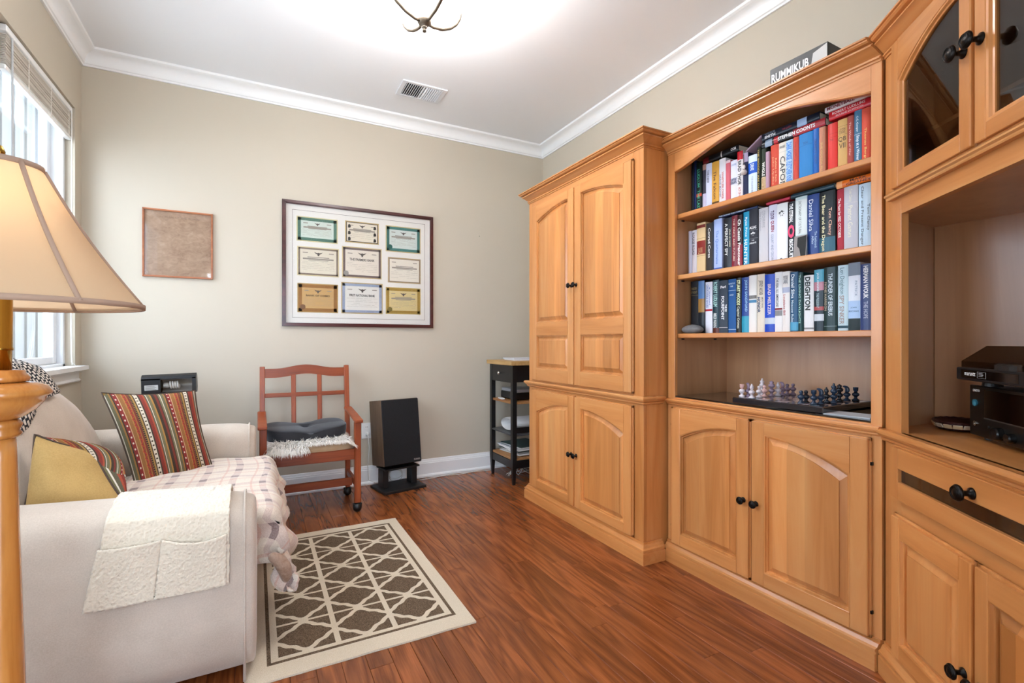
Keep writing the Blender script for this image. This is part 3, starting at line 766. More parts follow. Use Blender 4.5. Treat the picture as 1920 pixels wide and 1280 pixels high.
  (1.633, 0.05, 0.253, '#3A434E', 'slate book with scattered white words', [('Perl', '#F0F0F0', 0.1, 0.15, 0.55, 0.6, 0.03, 'h'), ('FOURPOINT', '#F0F0F0', 0.3, 0.75, 0.5, 0.34, 0.02), ('THE EX', '#F0F0F0', 0.46, 0.6, 0.85, 0.25, 0.02)], [(0.89, 0.9, '#D8D8D8')], False),
  (1.58, 0.043, 0.254, '#24568F', 'plain blue cloth book', [('HARVEST OF', '#CFE0F0', 0.07, 0.1, 0.5, 0.8, 0.01, 'h'), ('TIME', '#CFE0F0', 0.12, 0.15, 0.5, 0.4, 0.01, 'h'), ('GOLD', '#CFE0F0', 0.28, 0.31, 0.5, 0.5, 0.01, 'h')], [(0.21, 0.214, '#CFE0F0'), (0.93, 0.94, '#CFE0F0')], False),
  (1.537, 0.03, 0.256, '#171B16', 'black book with pale green capitals', [('STUART WOODS', '#E3ECB8', 0.04, 0.5, 0.5, 0.6, 0.03), ('Capital Crimes', '#E8ECD8', 0.52, 0.92, 0.45, 0.5, 0.01)], [], True),
  (1.507, 0.041, 0.254, '#1F3E86', 'blue book with a turquoise foot', [('JOHN SANDFORD', '#8FC0E8', 0.05, 0.62, 0.6, 0.4, 0.01)], [(0.7, 1, '#2C93AE')], True),
  (1.466, 0.039, 0.258, '#E2DFDA', 'white book with small dark picture', [('PETER', '#8A8A8A', 0.35, 0.4, 0.5, 0.7, 0.02, 'h')], [(0.35, 0.41, '#77746E'), (0.43, 0.48, '#4F84A8')], False),
  (1.427, 0.038, 0.259, '#DDD3C2', 'cream book with a bold navy title word', [('JEFFREY ARCHER', '#4A4038', 0.11, 0.36, 0.5, 0.6, 0.01), ('HONOR', '#1F3A5E', 0.39, 0.66, 0.3, 0.4, 0.03), ('AMONG THIEVES', '#6B6258', 0.39, 0.58, 0.75, 0.2)], [], False),
  (1.389, 0.05, 0.253, '#1E46B4', 'royal blue book with a pale corner patch', [('BRAD MELTZER', '#D8C8D0', 0.17, 0.7, 0.5, 0.3, 0.02)], [(0.75, 0.86, '#B9C2CE')], True),
  (1.339, 0.034, 0.257, '#E2E2E2', 'white book with small dark capitals', [('THE REAL ALL AMERICANS', '#23282E', 0.1, 0.58, 0.4, 0.35, 0.01)], [(0.6, 0.63, '#7A1F28'), (0.64, 0.73, '#8A8A8C')], False),
  (1.305, 0.033, 0.255, '#E4E0DC', 'white book with a red subtitle', [('BODYS WAKE', '#3A3A44', 0.07, 0.2, 0.5, 0.6, 0.01), ('Louisiana Bill', '#A82A34', 0.38, 0.72, 0.35, 0.3, 0.01)], [(0.26, 0.35, '#A9AFC4')], False),
  (1.272, 0.034, 0.249, '#174A6E', 'deep teal blue book with white name', [('Daniel Silva', '#E6F0F4', 0.04, 0.44, 0.4, 0.42, 0.01), ('Moscow Rules', '#C8DCE6', 0.47, 0.84, 0.35, 0.3)], [(0.84, 0.98, '#4E9CC0')], True),
  (1.238, 0.021, 0.244, '#133A3A', 'narrow dark green book', [('THE LIVING DAYLIGHTS', '#A8D6C8', 0.04, 0.86, 0.4, 0.35)], [], True),
  (1.217, 0.04, 0.229, '#E4E4E4', 'white book with heavy black capitals', [('DEIGHTON', '#17211D', 0.03, 0.62, 0.45, 0.55, 0.04)], [(0.93, 0.96, '#8E8E8E')], False),
  (1.177, 0.041, 0.247, '#16262E', 'teal and black book with a pale diamond', [('JACK HIGGINS', '#D8ECF0', 0.05, 0.35, 0.4, 0.25, 0.02), ('THE PRESIDENT', '#B8D0D4', 0.38, 0.62, 0.4, 0.25, 0.01)], [(0, 0.2, '#4FA0B8'), (0.2, 0.34, '#B87F8C'), (0.6, 0.66, '#A84A4A'), (0.72, 0.83, '#C9CED4')], True),
  (1.136, 0.049, 0.25, '#16302F', 'dark green book with two silver titles', [('THUNDER OF EREBUS', '#C9D6DC', 0.1, 0.76, 0.55, 0.34, 0.02), ('PAYNE HARRISON', '#B9A890', 0.23, 0.68, 0.18, 0.18, 0.01)], [(0.92, 0.925, '#A8B8B8')], True),
  (1.087, 0.038, 0.252, '#BFD6DE', 'pale ice blue book with serif title', [('Len Deighton', '#2E5A66', 0.04, 0.44, 0.45, 0.5, 0.0), ('SPY SINKER', '#9A8A86', 0.46, 0.9, 0.45, 0.45, 0.02)], [(0.92, 0.96, '#37525E')], False),
  (1.049, 0.042, 0.256, '#D9DEE6', 'white book with a painted scene at the head', [('PATRICK', '#8A97A8', 0.27, 0.5, 0.7, 0.2), ('JOHN', '#3A567E', 0.65, 0.675, 0.5, 0.5, 0.01, 'h'), ('BUCHAN', '#3A567E', 0.7, 0.725, 0.5, 0.8, 0.01, 'h')], [(0, 0.19, '#7E8894'), (0.56, 0.82, '#A9C4E4'), (0.82, 1, '#2E3A3C')], False),
  (1.007, 0.041, 0.246, '#2F3F6E', 'slate navy book with tall pale lettering', [('HERMAN WOUK', '#E6E6EA', 0.03, 0.52, 0.5, 0.4, 0.03), ('THE HOPE', '#A9B0C8', 0.56, 0.82, 0.5, 0.35, 0.01)], [], True),
 ]),
]

for ri,(zs,nm,row) in enumerate(ROWS):
    for i,(y,w,h,c,look,tt,bd,gl) in enumerate(row):
        book(BKX+random.uniform(-.004,.006), y, zs+.0005, w-.0006, h, .14 if w<.03 else .15, c,
             '%s, %s upright from left, %s shelf' % (look, ORD[i], nm), tt, bd, gl)
LY = 'books laid flat over the rows'
def flat(y, z, ln, t, c, label, tt=(), bd=(), gl=True, d=.14, tilt=0.0, dx=0.0):
    return book(BKX+dx, y, z, t, ln, d, c, label, tt, bd, gl, LY, True, tilt)
flat(1.722, 2.0075, .202, .030, '#101013', 'black book lying flat on the left of the top shelf', [('COR','#E8E4E0',.80,.95,.55,.42,.04)], [(0,.17,'#6A1A20'),(.52,.55,'#C9C2BC')])
flat(1.402, 1.9735, .273, .031, '#131317', 'black and red book lying flat with bold white capitals, top shelf', [('STEPHEN COONTS','#EDEDED',.28,.86,.5,.5,.03)], [(.06,.18,'#8FA0B4'),(.21,.28,'#B8242C'),(.52,1,'#A8323A')])
flat(1.402, 2.0055, .250, .032, '#161C2A', 'midnight blue book lying on the black and red one, top shelf', [('WILBUR','#6E7684',.06,.26,.75,.25,.02),('SMITH','#E6E8EA',.06,.26,.35,.4,.04),('THE QUEST','#8A2C3A',.38,.55,.5,.3,.02)], [(.64,.80,'#9FB6D6')])
flat(1.115, 1.9825, .165, .033, '#C9222B', 'bright red book lying flat at the right end of the top shelf', [('ROBERT LUDLUMS','#F0D8D4',.08,.78,.68,.3,.01),('BOURNE DOMINION','#F0B8B4',.16,.74,.3,.22,.01)])
flat(1.128, 2.0165, .175, .022, '#DDD8DA', 'white book with maroon capitals lying highest at the right of the top shelf', [('MONEYBALL','#7A1F30',.05,.62,.55,.6,.03)], (), False, dx=-.004)
flat(1.479, 1.9865, .088, .008, '#B79AAC', 'thin mauve notebook leaning aslant over the top row', (), (), False, .10, -.52)
flat(1.630, 1.7175, .207, .011, '#22345C', 'thin navy paperback lying flat over the middle row', [('THE THINGS THEY CARRIED','#D8E2EE',.02,.7,.5,.55,.01)])
flat(1.380, 1.7180, .106, .012, '#B8304A', 'thin crimson book lying flat over the middle row')
flat(1.268, 1.7165, .172, .019, '#1F3A44', 'dark teal book lying flat over the middle row')
flat(1.087, 1.7080, .160, .027, '#E2701E', 'orange book lying flat over the right of the middle row', [('MARK','#3A1A08',.30,.66,.72,.34,.01),('GREANEY','#3A1A08',.22,.75,.28,.34,.01)], [(.0,.13,'#EBA468')])


# ------------------------------------------------------------------ small things in the cabinets
def blob(name, rx, ry, rz_, m, amp=.08, seed=0, seg=28, loc=(0,0,0), parent=None, floor_flat=True):
    r = random.Random(seed); ph = [r.uniform(0,6) for _ in range(6)]
    def fn(u,v):
        a, e = 2*PI*u, PI*(v-.5)
        k = 1+amp*(math.sin(2*a+ph[0])*.5+math.sin(3*a+ph[1]+2*e)*.3+math.sin(4*e+ph[2])*.3)
        z = math.sin(e)*rz_
        return (math.cos(a)*math.cos(e)*rx*k, math.sin(a)*math.cos(e)*ry*k, max(z*k,-rz_*.82)+rz_*.82)
    return MB().grid(fn, seg, seg//2).build(name, m, parent, smooth=True, loc=loc, fixn=True)
st = blob('river_stone', .038, .062, .024, plain('#6B6A6A',.75,0,'stone_grey',noise=.35,nscale=60,bump=.4), .05, 4, loc=(1.945,1.752,SHELF[2]+.0005))
tag(st, 'flat grey river stone in front of the books on the bottom shelf', 'stone')
ch = thing('key_charm', 'tiny pale toy charm dangling among the top shelf books', 'trinket', (1.974,1.482,1.880))
MB().lathe([(.0,.0),(.010,.003),(.014,.012),(.010,.022),(.0,.026)],14).build('charm_body', plain('#CFC3BC',.4), ch, smooth=True)
MB().lathe([(.0,.026),(.006,.03),(.008,.038),(.005,.045),(0,.047)],12).build('charm_head', plain('#E2DAD4',.4), ch, smooth=True)
MB().tube([(0,0,.045),(.001,.002,.07),(.004,.006,.09),(.012,.008,.104)],.0015,6).build('cord', plain('#5A5048',.6), ch)
# photo card leaning against the middle row
pc = thing('photo_card', 'small grey and black photo card leaning on the middle row of books', 'photo', (1.972,1.222,SHELF[1]+.0005), -PI/2)
MB().box(-.026,.026,-.004,.0,.0,.095).build('card', plain('#8F8784',.5), pc)
MB().vprism([(-.012,.088),(.024,.092),(.024,.006),(.006,.004),(-.002,.040),(-.012,.052)], -.0048,-.0041).build('print', plain('#131212',.25), pc)
for q in pc.children: q.rotation_euler = (-.10,0,0)

# chess set
bz = DECK+.0072
BRD = .385
cbx, cby, cra = 2.081, 1.288, math.radians(2.5)
bd = thing('chessboard', 'dark stone chessboard on the glass deck of the bookcase', 'chessboard', (cbx,cby,bz), cra)
MB().box(-BRD/2,BRD/2,-BRD/2,BRD/2,0,.027,c=.004).build('board', plain('#15181F',.12,0,'board_black',coat=.6), bd)
sq = (BRD-.05)/8
tl = plain('#B59A98',.15,0,'square_rose',noise=.25,nscale=60); td = plain('#1B1E26',.12,0,'square_black')
t0 = MB().box(-sq/2+.0004,sq/2-.0004,-sq/2+.0004,sq/2-.0004,0,.0008)
s1 = t0.build('square', tl, bd); s2 = t0.build('square', td, bd)
for i in range(8):
    for j in range(8):
        src = s1 if (i+j)%2 else s2
        p = ((i-3.5)*sq,(j-3.5)*sq,.0271)
        if (i,j) in ((0,0),(0,1)): src.location = p
        else: share(src,'square',bd,p)
TOPZ = bz+.0280
BASE = [(0,0),(.0125,0),(.0135,.003),(.012,.006),(.007,.009),(.0055,.013),(.0062,.017),(.0115,.021),(.0135,.026),(.0115,.031),(.0062,.035)]
HEADS = {
 'pawn':   [(.0048,.038),(.0062,.040),(.0078,.045),(.0062,.050),(0,.052)],
 'rook':   [(.0055,.039),(.0090,.042),(.0098,.054),(.0098,.056),(.0075,.056),(.0075,.053),(0,.053)],
 'bishop': [(.0050,.039),(.0075,.042),(.0085,.047),(.0060,.055),(.003,.058),(.0036,.061),(0,.063)],
 'queen':  [(.0060,.038),(.0125,.043),(.0140,.049),(.0110,.054),(.0065,.057),(.0090,.062),(.0085,.066),(.003,.069),(0,.071)],
 'king':   [(.0060,.038),(.0115,.043),(.0130,.049),(.0080,.055),(.0065,.058),(.0100,.063),(.0090,.068),(.0035,.071),(.0045,.075),(.0025,.079),(0,.080)],
 'knight': []}
PINK = plain('#D9AFA9',.2,0,'onyx_pink',noise=.2,nscale=90); WHITEO = plain('#D2C8CC',.2,0,'onyx_white',noise=.15,nscale=90); MAUVE = plain('#8D7A8C',.22,0,'onyx_mauve',noise=.25,nscale=90)
BLUE = plain('#26374C',.16,0,'onyx_blue',noise=.3,nscale=90); BLK = plain('#1C2129',.16,0,'onyx_black',noise=.3,nscale=90)
def chessman(kind, x, y, m, label, k=1.0, m2=None):
    r = thing('chess_'+kind, label, 'chess piece', (x,y,TOPZ), random.uniform(0,6) if kind!='knight' else random.uniform(-.6,.6), 'pieces on the chessboard')
    MB().lathe([(a*k,z*k) for a,z in BASE+([(0,.036)] if kind=='knight' else [])],16).build('body', m, r, smooth=True)
    if kind != 'knight':
        MB().lathe([(BASE[-1][0]*k,BASE[-1][1]*k)]+[(a*k,z*k) for a,z in HEADS[kind]],16).build('head', m2 or m, r, smooth=True)
    else:
        c = [(0,0,.033,.008,.006),(0,-.002,.041,.009,.006),(0,-.002,.049,.0085,.0058),(0,.001,.056,.0095,.0055),(0,.006,.060,.008,.005),(0,.012,.058,.0045,.004)]
        rings = [[(x_+w_*math.cos(a)*.9*k*0+ex*k*math.cos(a), (y_+dp*math.sin(a))*k, z_*k+(.004*k*math.cos(a) if i>3 else 0)) for a in (2*PI*t/10 for t in range(10))] for i,(x_,y_,z_,dp,ex) in enumerate(c) for w_ in (0,)]
        b = MB().loft(rings); b.add([(-.002*k,-.004*k,.06*k),(.002*k,-.004*k,.06*k),(0,.0*k,.058*k),(0,-.005*k,.067*k)],[(0,1,3),(1,2,3),(2,0,3),(0,2,1)])
        subsurf(b.build('head', m, r, smooth=True, fixn=True),1)
chessman('rook', 1.922, 1.453, WHITEO, 'pink-headed white rook chess piece nearest the left corner of the board', m2=PINK)
chessman('knight', 1.947, 1.440, MAUVE, 'mauve knight chess piece second from the left among the pale pieces')
chessman('bishop', 1.911, 1.396, WHITEO, 'white bishop chess piece third from the left among the pale pieces')
chessman('pawn', 1.962, 1.397, WHITEO, 'white pawn chess piece left of the two front pale pawns')
chessman('pawn', 2.011, 1.406, PINK, 'pink pawn chess piece right of the two front pale pawns')
chessman('king', 2.039, 1.437, WHITEO, 'tall white king chess piece rising behind the pale pawns')
chessman('queen', 2.053, 1.401, MAUVE, 'stout mauve grey queen chess piece in the middle of the pale group')
chessman('bishop', 2.093, 1.397, WHITEO, 'pale grey bishop chess piece right of the stout pale piece')
chessman('knight', 2.131, 1.401, MAUVE, 'mauve grey knight chess piece fourth from the right end of the pale group')
chessman('pawn', 2.174, 1.406, MAUVE, 'mauve pawn chess piece second from the right end of the pale group')
chessman('pawn', 2.211, 1.402, MAUVE, 'mauve pawn chess piece at the right end of the pale group')
chessman('pawn', 1.927, 1.189, BLUE, 'dark blue pawn chess piece leftmost of the dark pieces')
chessman('pawn', 1.953, 1.185, BLK, 'black pawn chess piece second from the left of the dark pieces')
chessman('rook', 1.939, 1.146, BLUE, 'dark blue rook chess piece third from the left of the dark pieces')
chessman('knight', 1.970, 1.137, BLUE, 'dark blue knight chess piece at the front of the dark group')
chessman('bishop', 2.043, 1.157, BLK, 'black bishop chess piece just behind the front dark horse')
chessman('king', 2.053, 1.134, BLUE, 'tall dark blue king chess piece tallest of the dark pieces')
chessman('queen', 2.137, 1.158, BLK, 'black queen chess piece just right of the tallest dark piece')
chessman('knight', 2.183, 1.154, BLUE, 'dark blue knight chess piece second from the right end of the board')
chessman('rook', 2.216, 1.137, BLUE, 'dark blue rook chess piece at the right end of the board')

pl = thing('decorative_plate', 'pale blue glass plate standing behind the right stile near the chessboard', 'plate', (2.03,.949,bz))
MB().lathe([(.0,.0),(.025,.0),(.029,.004),(.030,.010),(.0285,.010),(.024,.005),(0,.005)],28, T(0,0,.036) @ Matrix.Rotation(-PI/2+.2,4,'Y')).build('disc', plain('#8FA9BF',.15,0,'plate_blue'), pl, smooth=True, fixn=True)
MB().box(-.02,.05,-.02,.02,0,.006,c=.002).build('stand', plain('#2A2E33',.4), pl)
tag(MB().box(-.055,.055,-.09,.09,0,.004).build('paper_stack', plain('#B9BCC0',.6), loc=(1.965,1.035,bz), rz=.12), 'thin stack of pale papers at the right of the chessboard', 'papers')

# boxed game on top of the bookcase
bg = thing('game_box', 'black and white board game box on top of the bookcase', 'game box', (1.945,1.335,2.1105), -PI/2+.03)
MB().box(0,.235,.0,.26,0,.168,c=.002).build('box', plain('#2B2A29',.4), bg)
MB().box(.002,.12,-.0012,-.0002,.0,.06).build('print', plain('#D9D6D0',.45), bg)
MB().vprism([(.165,.060),(.233,.060),(.233,.163),(.180,.148)], -.0012,-.0002).build('print', plain('#C9C6C0',.45), bg)
tb = text_mb('RUMMIKUB', .155, .036, bold=.03); tb.xf(T(.086,-.0018,.124) @ HOR); tb.build('lettering', plain('#EDEAE6',.5), bg)

# dish, receiver and turntable in the corner niche
DKZ = CD+.0006
PRW = plain('#3B1513',.4,0,'dish_reed')
dish = thing('woven_dish', 'oval woven dish with pale tiles in the corner niche', 'dish', (2.085,.755,DKZ), .35)
MB().lathe([(0,.0),(.055,.0),(.075,.006),(.088,.018),(.090,.026),(.085,.026),(.072,.012),(.05,.006),(0,.006)],32).xf(Matrix.Diagonal((1,.72,1,1))).build('basket', PRW, dish, smooth=True)
for i in range(16):
    a = 2*PI*i/16
    MB().box(-.012,.012,-.002,.002,-.007,.007,c=.001).xf(T(.088*math.cos(a),.088*.72*math.sin(a),.016) @ Matrix.Rotation(math.atan2(.72*math.cos(a),-math.sin(a)),4,'Z') @ Matrix.Rotation(.5,4,'X')).build('tile', plain('#C9B08A' if i%3 else '#D8CBB6',.3), dish)
for rz_,rr_ in ((.027,.089),(.006,.077)):
    MB().tube([(rr_*math.cos(2*PI*i/40),rr_*.72*math.sin(2*PI*i/40),rz_+.0015*(i%2)) for i in range(40)],.0032,6,closed=True).build('rim', PRW, dish)
RZ = math.atan2(-math.cos(math.radians(46)),-math.sin(math.radians(46)))
rc = thing('stereo_receiver', 'black stereo receiver with knobs on the corner niche deck', 'receiver', (1.940,.668,DKZ), RZ)
SB = plain('#0B0A0A',.28,0,'receiver_black'); SG = plain('#050505',.06,0,'receiver_window',coat=.5)
MB().box(0,.430,.006,.285,.012,.160,c=.002).build('case', BLACK, rc)
fpn = MB().box(0,.430,-.006,.006,.012,.162,c=.002).build('front_panel', SB, rc)
MB().box(.075,.36,-.0072,-.0058,.072,.152).build('display', SG, fpn)
MB().box(.075,.36,-.0080,-.0062,.068,.071).build('display_trim', plain('#7A7670',.3,.8), fpn)
for x in (.03,.40):
    for y in (.03,.25): MB().lathe([(.014,0),(.014,.012)],16,T(x,y,0)).build('foot', BLACK, rc)
for x,z,rr_ in ((.150,.036,.018),(.205,.034,.013),(.36,.040,.026)):
    MB().lathe([(rr_,0),(rr_,.014),(rr_*.9,.018),(0,.018)],24,T(x,-.006,z) @ Matrix.Rotation(PI/2,4,'X')).build('dial', plain('#161616',.25,.3), rc, smooth=False)
for x in (.096,.116): MB().lathe([(.004,0),(.004,.004),(0,.004)],12,T(x,-.006,.046) @ Matrix.Rotation(PI/2,4,'X')).build('button', plain('#1E1C1B',.3), rc)
MB().lathe([(.010,0),(.010,.004),(0,.004)],20,T(.031,-.006,.110) @ Matrix.Rotation(PI/2,4,'X')).build('power_button', plain('#2F6E80',.15,.3), rc)
MB().lathe([(.007,0),(.007,.003),(.0035,.003),(.0035,.001),(0,.001)],20,T(.031,-.006,.048) @ Matrix.Rotation(PI/2,4,'X')).build('headphone_jack', plain('#B9B2A6',.25,.9), rc)
tb = text_mb('ONKYO',.034,.0075,bold=.03); tb.xf(T(.035,-.0066,.147) @ HOR); tb.build('lettering', plain('#C9C6C2',.4), fpn)
tt = thing('turntable', 'black turntable with smoked dust cover on top of the receiver', 'turntable', (1.9405+.0,.668,DKZ+.1625), RZ)
TX0 = -.022
MB().box(TX0,.415,-.030,.285,.014,.052,c=.003).build('plinth', plain('#111214',.4), tt)
for x in (.06,.35):
    for y in (.02,.24): MB().lathe([(.024,0),(.022,.014)],20,T(x,y,0)).build('foot', BLACK, tt)
fpn = MB().box(TX0+.03,.27,-.0312,-.0302,.022,.046).build('front_strip', plain('#060606',.15), tt)
tb = text_mb('marantz',.055,.011,bold=.02); tb.xf(T(TX0+.078,-.0318,.035) @ HOR); tb.build('lettering', plain('#D8D6D2',.4), fpn)
bb = MB()
for q in ((.092,.133,.025,.0256),(.092,.133,.0424,.043),(.092,.0926,.025,.043),(.1324,.133,.025,.043)): bb.box(q[0],q[1],-.0318,-.0313,q[2],q[3])
for i in range(3): bb.box(.099,.118+.003*(i%2),-.0318,-.0313,.030+i*.004,.0315+i*.004)
bb.build('badge', plain('#A8A6A2',.4), fpn)
MB().lathe([(.150,0),(.150,.014),(.145,.018),(0,.018)],36,T(.20,.12,.052)).build('platter', plain('#1A1A1A',.4), tt)
COVM = glass_mat('smoked_cover', (.30,.26,.23,1), .06)
x0,x1,y0,y1,z0,z1,ins = TX0+.012,.408,-.022,.28,.053,.118,.042
vs = [(x0,y0,z0),(x1,y0,z0),(x1,y1,z0),(x0,y1,z0),(x0,y0,z0+.018),(x1,y0,z0+.018),(x1,y1,z0+.018),(x0,y1,z0+.018),(x0+ins,y0+ins,z1),(x1-ins,y0+ins,z1),(x1-ins,y1-.01,z1),(x0+ins,y1-.01,z1)]
MB().add(vs,[(0,1,5,4),(1,2,6,5),(2,3,7,6),(3,0,4,7),(4,5,9,8),(5,6,10,9),(6,7,11,10),(7,4,8,11),(8,9,10,11)]).build('dust_cover', COVM, tt)

# ------------------------------------------------------------------ sofa
def fabric(name, c, c2, scale=260, bump=.15, sheen=.3, big=.0):
    t = NT(name); v = t.coord('Object')
    n = t.noise(v, scale, 2, .6); n2 = t.noise(v, 5.0, 3, .5)
    t.col(t.ramp(t.math('MULTIPLY_ADD', n, .35, t.math('MULTIPLY', n2, .65)), [(.35,lin(c2)),(.62,lin(c))]))
    t.p(Roughness=.9, Sheen_Weight=sheen, Sheen_Roughness=.35); t.b.inputs['Specular IOR Level'].default_value = .2
    t.bump(n, bump, .002); return t.mat
SUEDE = fabric('beige_suede', '#CCBEAE', '#B8A999')
SY0, SY1 = 1.81, 3.31
sofa = thing('loveseat', 'beige slipcovered loveseat with a rounded back under the window', 'sofa', (-.45,(SY0+SY1)/2,0))
def warm(b, name, m, **k): return wmesh(b, name, m, sofa, **k)
def arm_ring(x, y0, y1, zt, ins=0.0, zb=.014):
    w = y1-y0; r = .085; a0, a1 = y0+ins, y1-ins; zt = zt-ins*.7
    p = [(a1,zb),(a1,zb+.2),(a1+.004,zt-r-.05)]
    for i in range(0,9):
        t = PI*i/8
        p.append(((a0+a1)/2+math.cos(t)*(a1-a0)/2*(1.02), zt-r+math.sin(t)**.75*r))
    p += [(a0-.004,zt-r-.05),(a0,zb+.2),(a0,zb)]
    return [(x,y,z) for y,z in p]
def arm(y0, y1, zb_, zf_):
    xs = [(-.93,.02),(-.915,.004),(-.80,0),(-.6,0),(-.4,0),(-.2,0),(-.08,0),(-.025,.002),(-.004,.012),(.004,.03)]
    rings = [arm_ring(x, y0, y1, zf_+(zb_-zf_)*(-x/.93)-(.014 if x>-.03 else 0), i) for x,i in xs]
    o = warm(MB().loft(rings), 'arm', SUEDE, smooth=True, fixn=True); subsurf(o,1)
    sp = [(x-.001,y,z) for x,y,z in arm_ring(-.032, y0+.003, y1-.003, zf_+(zb_-zf_)*.035-.007)]
    pp = warm(MB().tube(sp, .0045, 6), 'piping', SUEDE, smooth=True)
    return o
arm(SY0, SY0+.245, .652, .603); arm(SY1-.245, SY1, .672, .655)
YC = (SY0+SY1)/2
def back_top(y): 
    q = min(1.0, abs(y-YC+.02)/.70); return .745+.225*(.5+.5*math.cos(PI*q))**.85
rings = []
NB = 26
for j in range(NB+1):
    y = SY0+.03+(SY1-SY0-.06)*j/NB
    e = min(1.0, min(y-SY0, SY1-y)/.25); zt = back_top(y)-(1-e)**2*.10
    bulge = .045*math.sin(PI*min(1,max(0,(y-SY0-.2)/(SY1-SY0-.4))))**.5 if SY0+.2<y<SY1-.2 else 0
    r = .075
    p = [(-.935,.014),(-.94,.3),(-.935,zt-.12),(-.92,zt-.05),(-.88,zt-.008),(-.82,zt),(-.765,zt-.015),(-.715+bulge*.4,zt-.07),(-.69+bulge*.8,zt-.16),(-.66+bulge,.52),(-.65+bulge*.6,.40),(-.65,.2),(-.65,.014)]
    rings.append([(x,y,z) for x,z in p])
subsurf(warm(MB().loft(rings), 'back', SUEDE, smooth=True, fixn=True),1)
warm(MB().box(-.66,-.012,SY0+.243,SY1-.243,.014,.31,c=.02), 'base', SUEDE)
def cush(u,v):   # seat cushion top and front as a superellipse tube
    a = 2*PI*u; x = -.29+.355*math.copysign(abs(math.cos(a))**.45, math.cos(a)); z = .395+.072*math.copysign(abs(math.sin(a))**.6, math.sin(a))
    w = math.sin(PI*min(1,max(0,v)))**.12 if 0<v<1 else 0
    if v <= 0 or v >= 1: return (-.29, SY0+.252+(SY1-SY0-.504)*v, .395)
    y = SY0+.25+(SY1-SY0-.5)*v
    return (-.29+(x+.29)*(.86+.14*w), y, .395+(z-.395)*(.6+.4*w)+.012*math.sin(PI*v))
warm(MB().grid(cush, 32, 20), 'seat_cushion', SUEDE, smooth=True, fixn=True)

# plaid throw lying over the seat and falling over the front edge
def plaid():
    t = NT('plaid_throw'); tc = t.n('ShaderNodeTexCoord'); sp = t.n('ShaderNodeSeparateXYZ'); t.l(tc.outputs['UV'], sp.inputs[0])
    def stripe(x, k, w, off=0.0):
        f = t.math('FRACT', t.math('MULTIPLY_ADD', x, k, off)); return t.math('LESS_THAN', t.math('ABSOLUTE', t.math('SUBTRACT', f, .5)), w)
    u,v = sp.outputs[0], sp.outputs[1]
    a, b_ = stripe(u,7.0,.12), stripe(v,8.0,.12)
    a2, b2 = stripe(u,7.0,.035,.38), stripe(v,8.0,.035,.38)
    c = lin('#D8C8B4')
    c = t.mix(t.math('MULTIPLY', a, .5), c, lin('#B08A84')); c = t.mix(t.math('MULTIPLY', b_, .5), c, lin('#B08A84'))
    c = t.mix(t.math('MULTIPLY', t.math('MULTIPLY', a, b_), .95), c, lin('#583238'))
    c = t.mix(t.math('MULTIPLY', a2, .45), c, lin('#C4775C')); c = t.mix(t.math('MULTIPLY', b2, .45), c, lin('#C4775C'))
    n = t.noise(t.coord('Object'), 300, 2); c = t.mix(.25, c, t.ramp(n,[(.3,lin('#A89888')),(.7,lin('#F4EADC'))]))
    t.col(c); t.p(Roughness=.95, Sheen_Weight=.3); t.b.inputs['Specular IOR Level'].default_value = .1; t.bump(n, .25, .003); return t.mat
PLAID = plaid()
def throw_pt(u, v):
    if v < .10:
        k = 1-v/.10; x, y, z = throw_pt(u, .10)
        f = max(0.0, min(1.0, (x+.02)/.06))
        return (x+f*(.020*math.sin(k*9+u*7)+.012*k), y-.010-f*(.016*math.sin(k*13+u*30)+.010*k), max(.20+.03*math.sin(u*40), z-.20*k))
    y = SY0+.155+(SY1-SY0-.417)*v
    L1, L2, L3 = .56, .10, .215+.025*math.sin(v*9+1)-.03*math.exp(-((v-.0)/.10)**2)
    s = u*(L1+L2+L3)
    ruck = math.sin(v*21+2.2*math.sin(v*6))*.6+math.sin(v*47+1)*.4
    wr = .004*math.sin(s*23+v*19)*math.sin(v*13+1)
    if s < L1: return (-.52+s, y, .479+.010*math.sin(PI*v)+wr+.006*math.sin(PI*s/L1))
    if s < L1+L2:
        a = (s-L1)/L2*PI/2; return (.035+.055*math.sin(a)+.014*ruck*(a/1.57), y, .417+.064*math.cos(a)+.008*math.sin(PI*v))
    q = s-L1-L2; k = min(1, q/.06)
    roll = .022*math.sin(q*34+2.5*math.sin(v*8))*k
    return (.090+.014*ruck+.016*ruck*k+roll+.10*q-.15*q*q, y+.018*math.sin(q*22+v*15)*k, .417-q*.93+.012*math.sin(v*26)*k)
th = MB().grid(throw_pt, 60, 90).build('plaid_blanket', PLAID, smooth=True)
md = th.modifiers.new('thickness','SOLIDIFY'); md.thickness = .006; md.offset = 1
tag(th, 'cream and maroon plaid blanket over the seat of the loveseat', 'blanket')
SHERPA = fabric('brown_sherpa', '#B59A86', '#8A6C58', 90, .9, .4)
lin_ = MB().tube([(.040,2.020,.330),(.070,2.018,.312),(.092,2.020,.280),(.104,2.024,.242),(.100,2.03,.210)],[.014,.024,.028,.025,.012],12).build('fleece_lining', SHERPA, th, smooth=True)
subsurf(lin_,1)

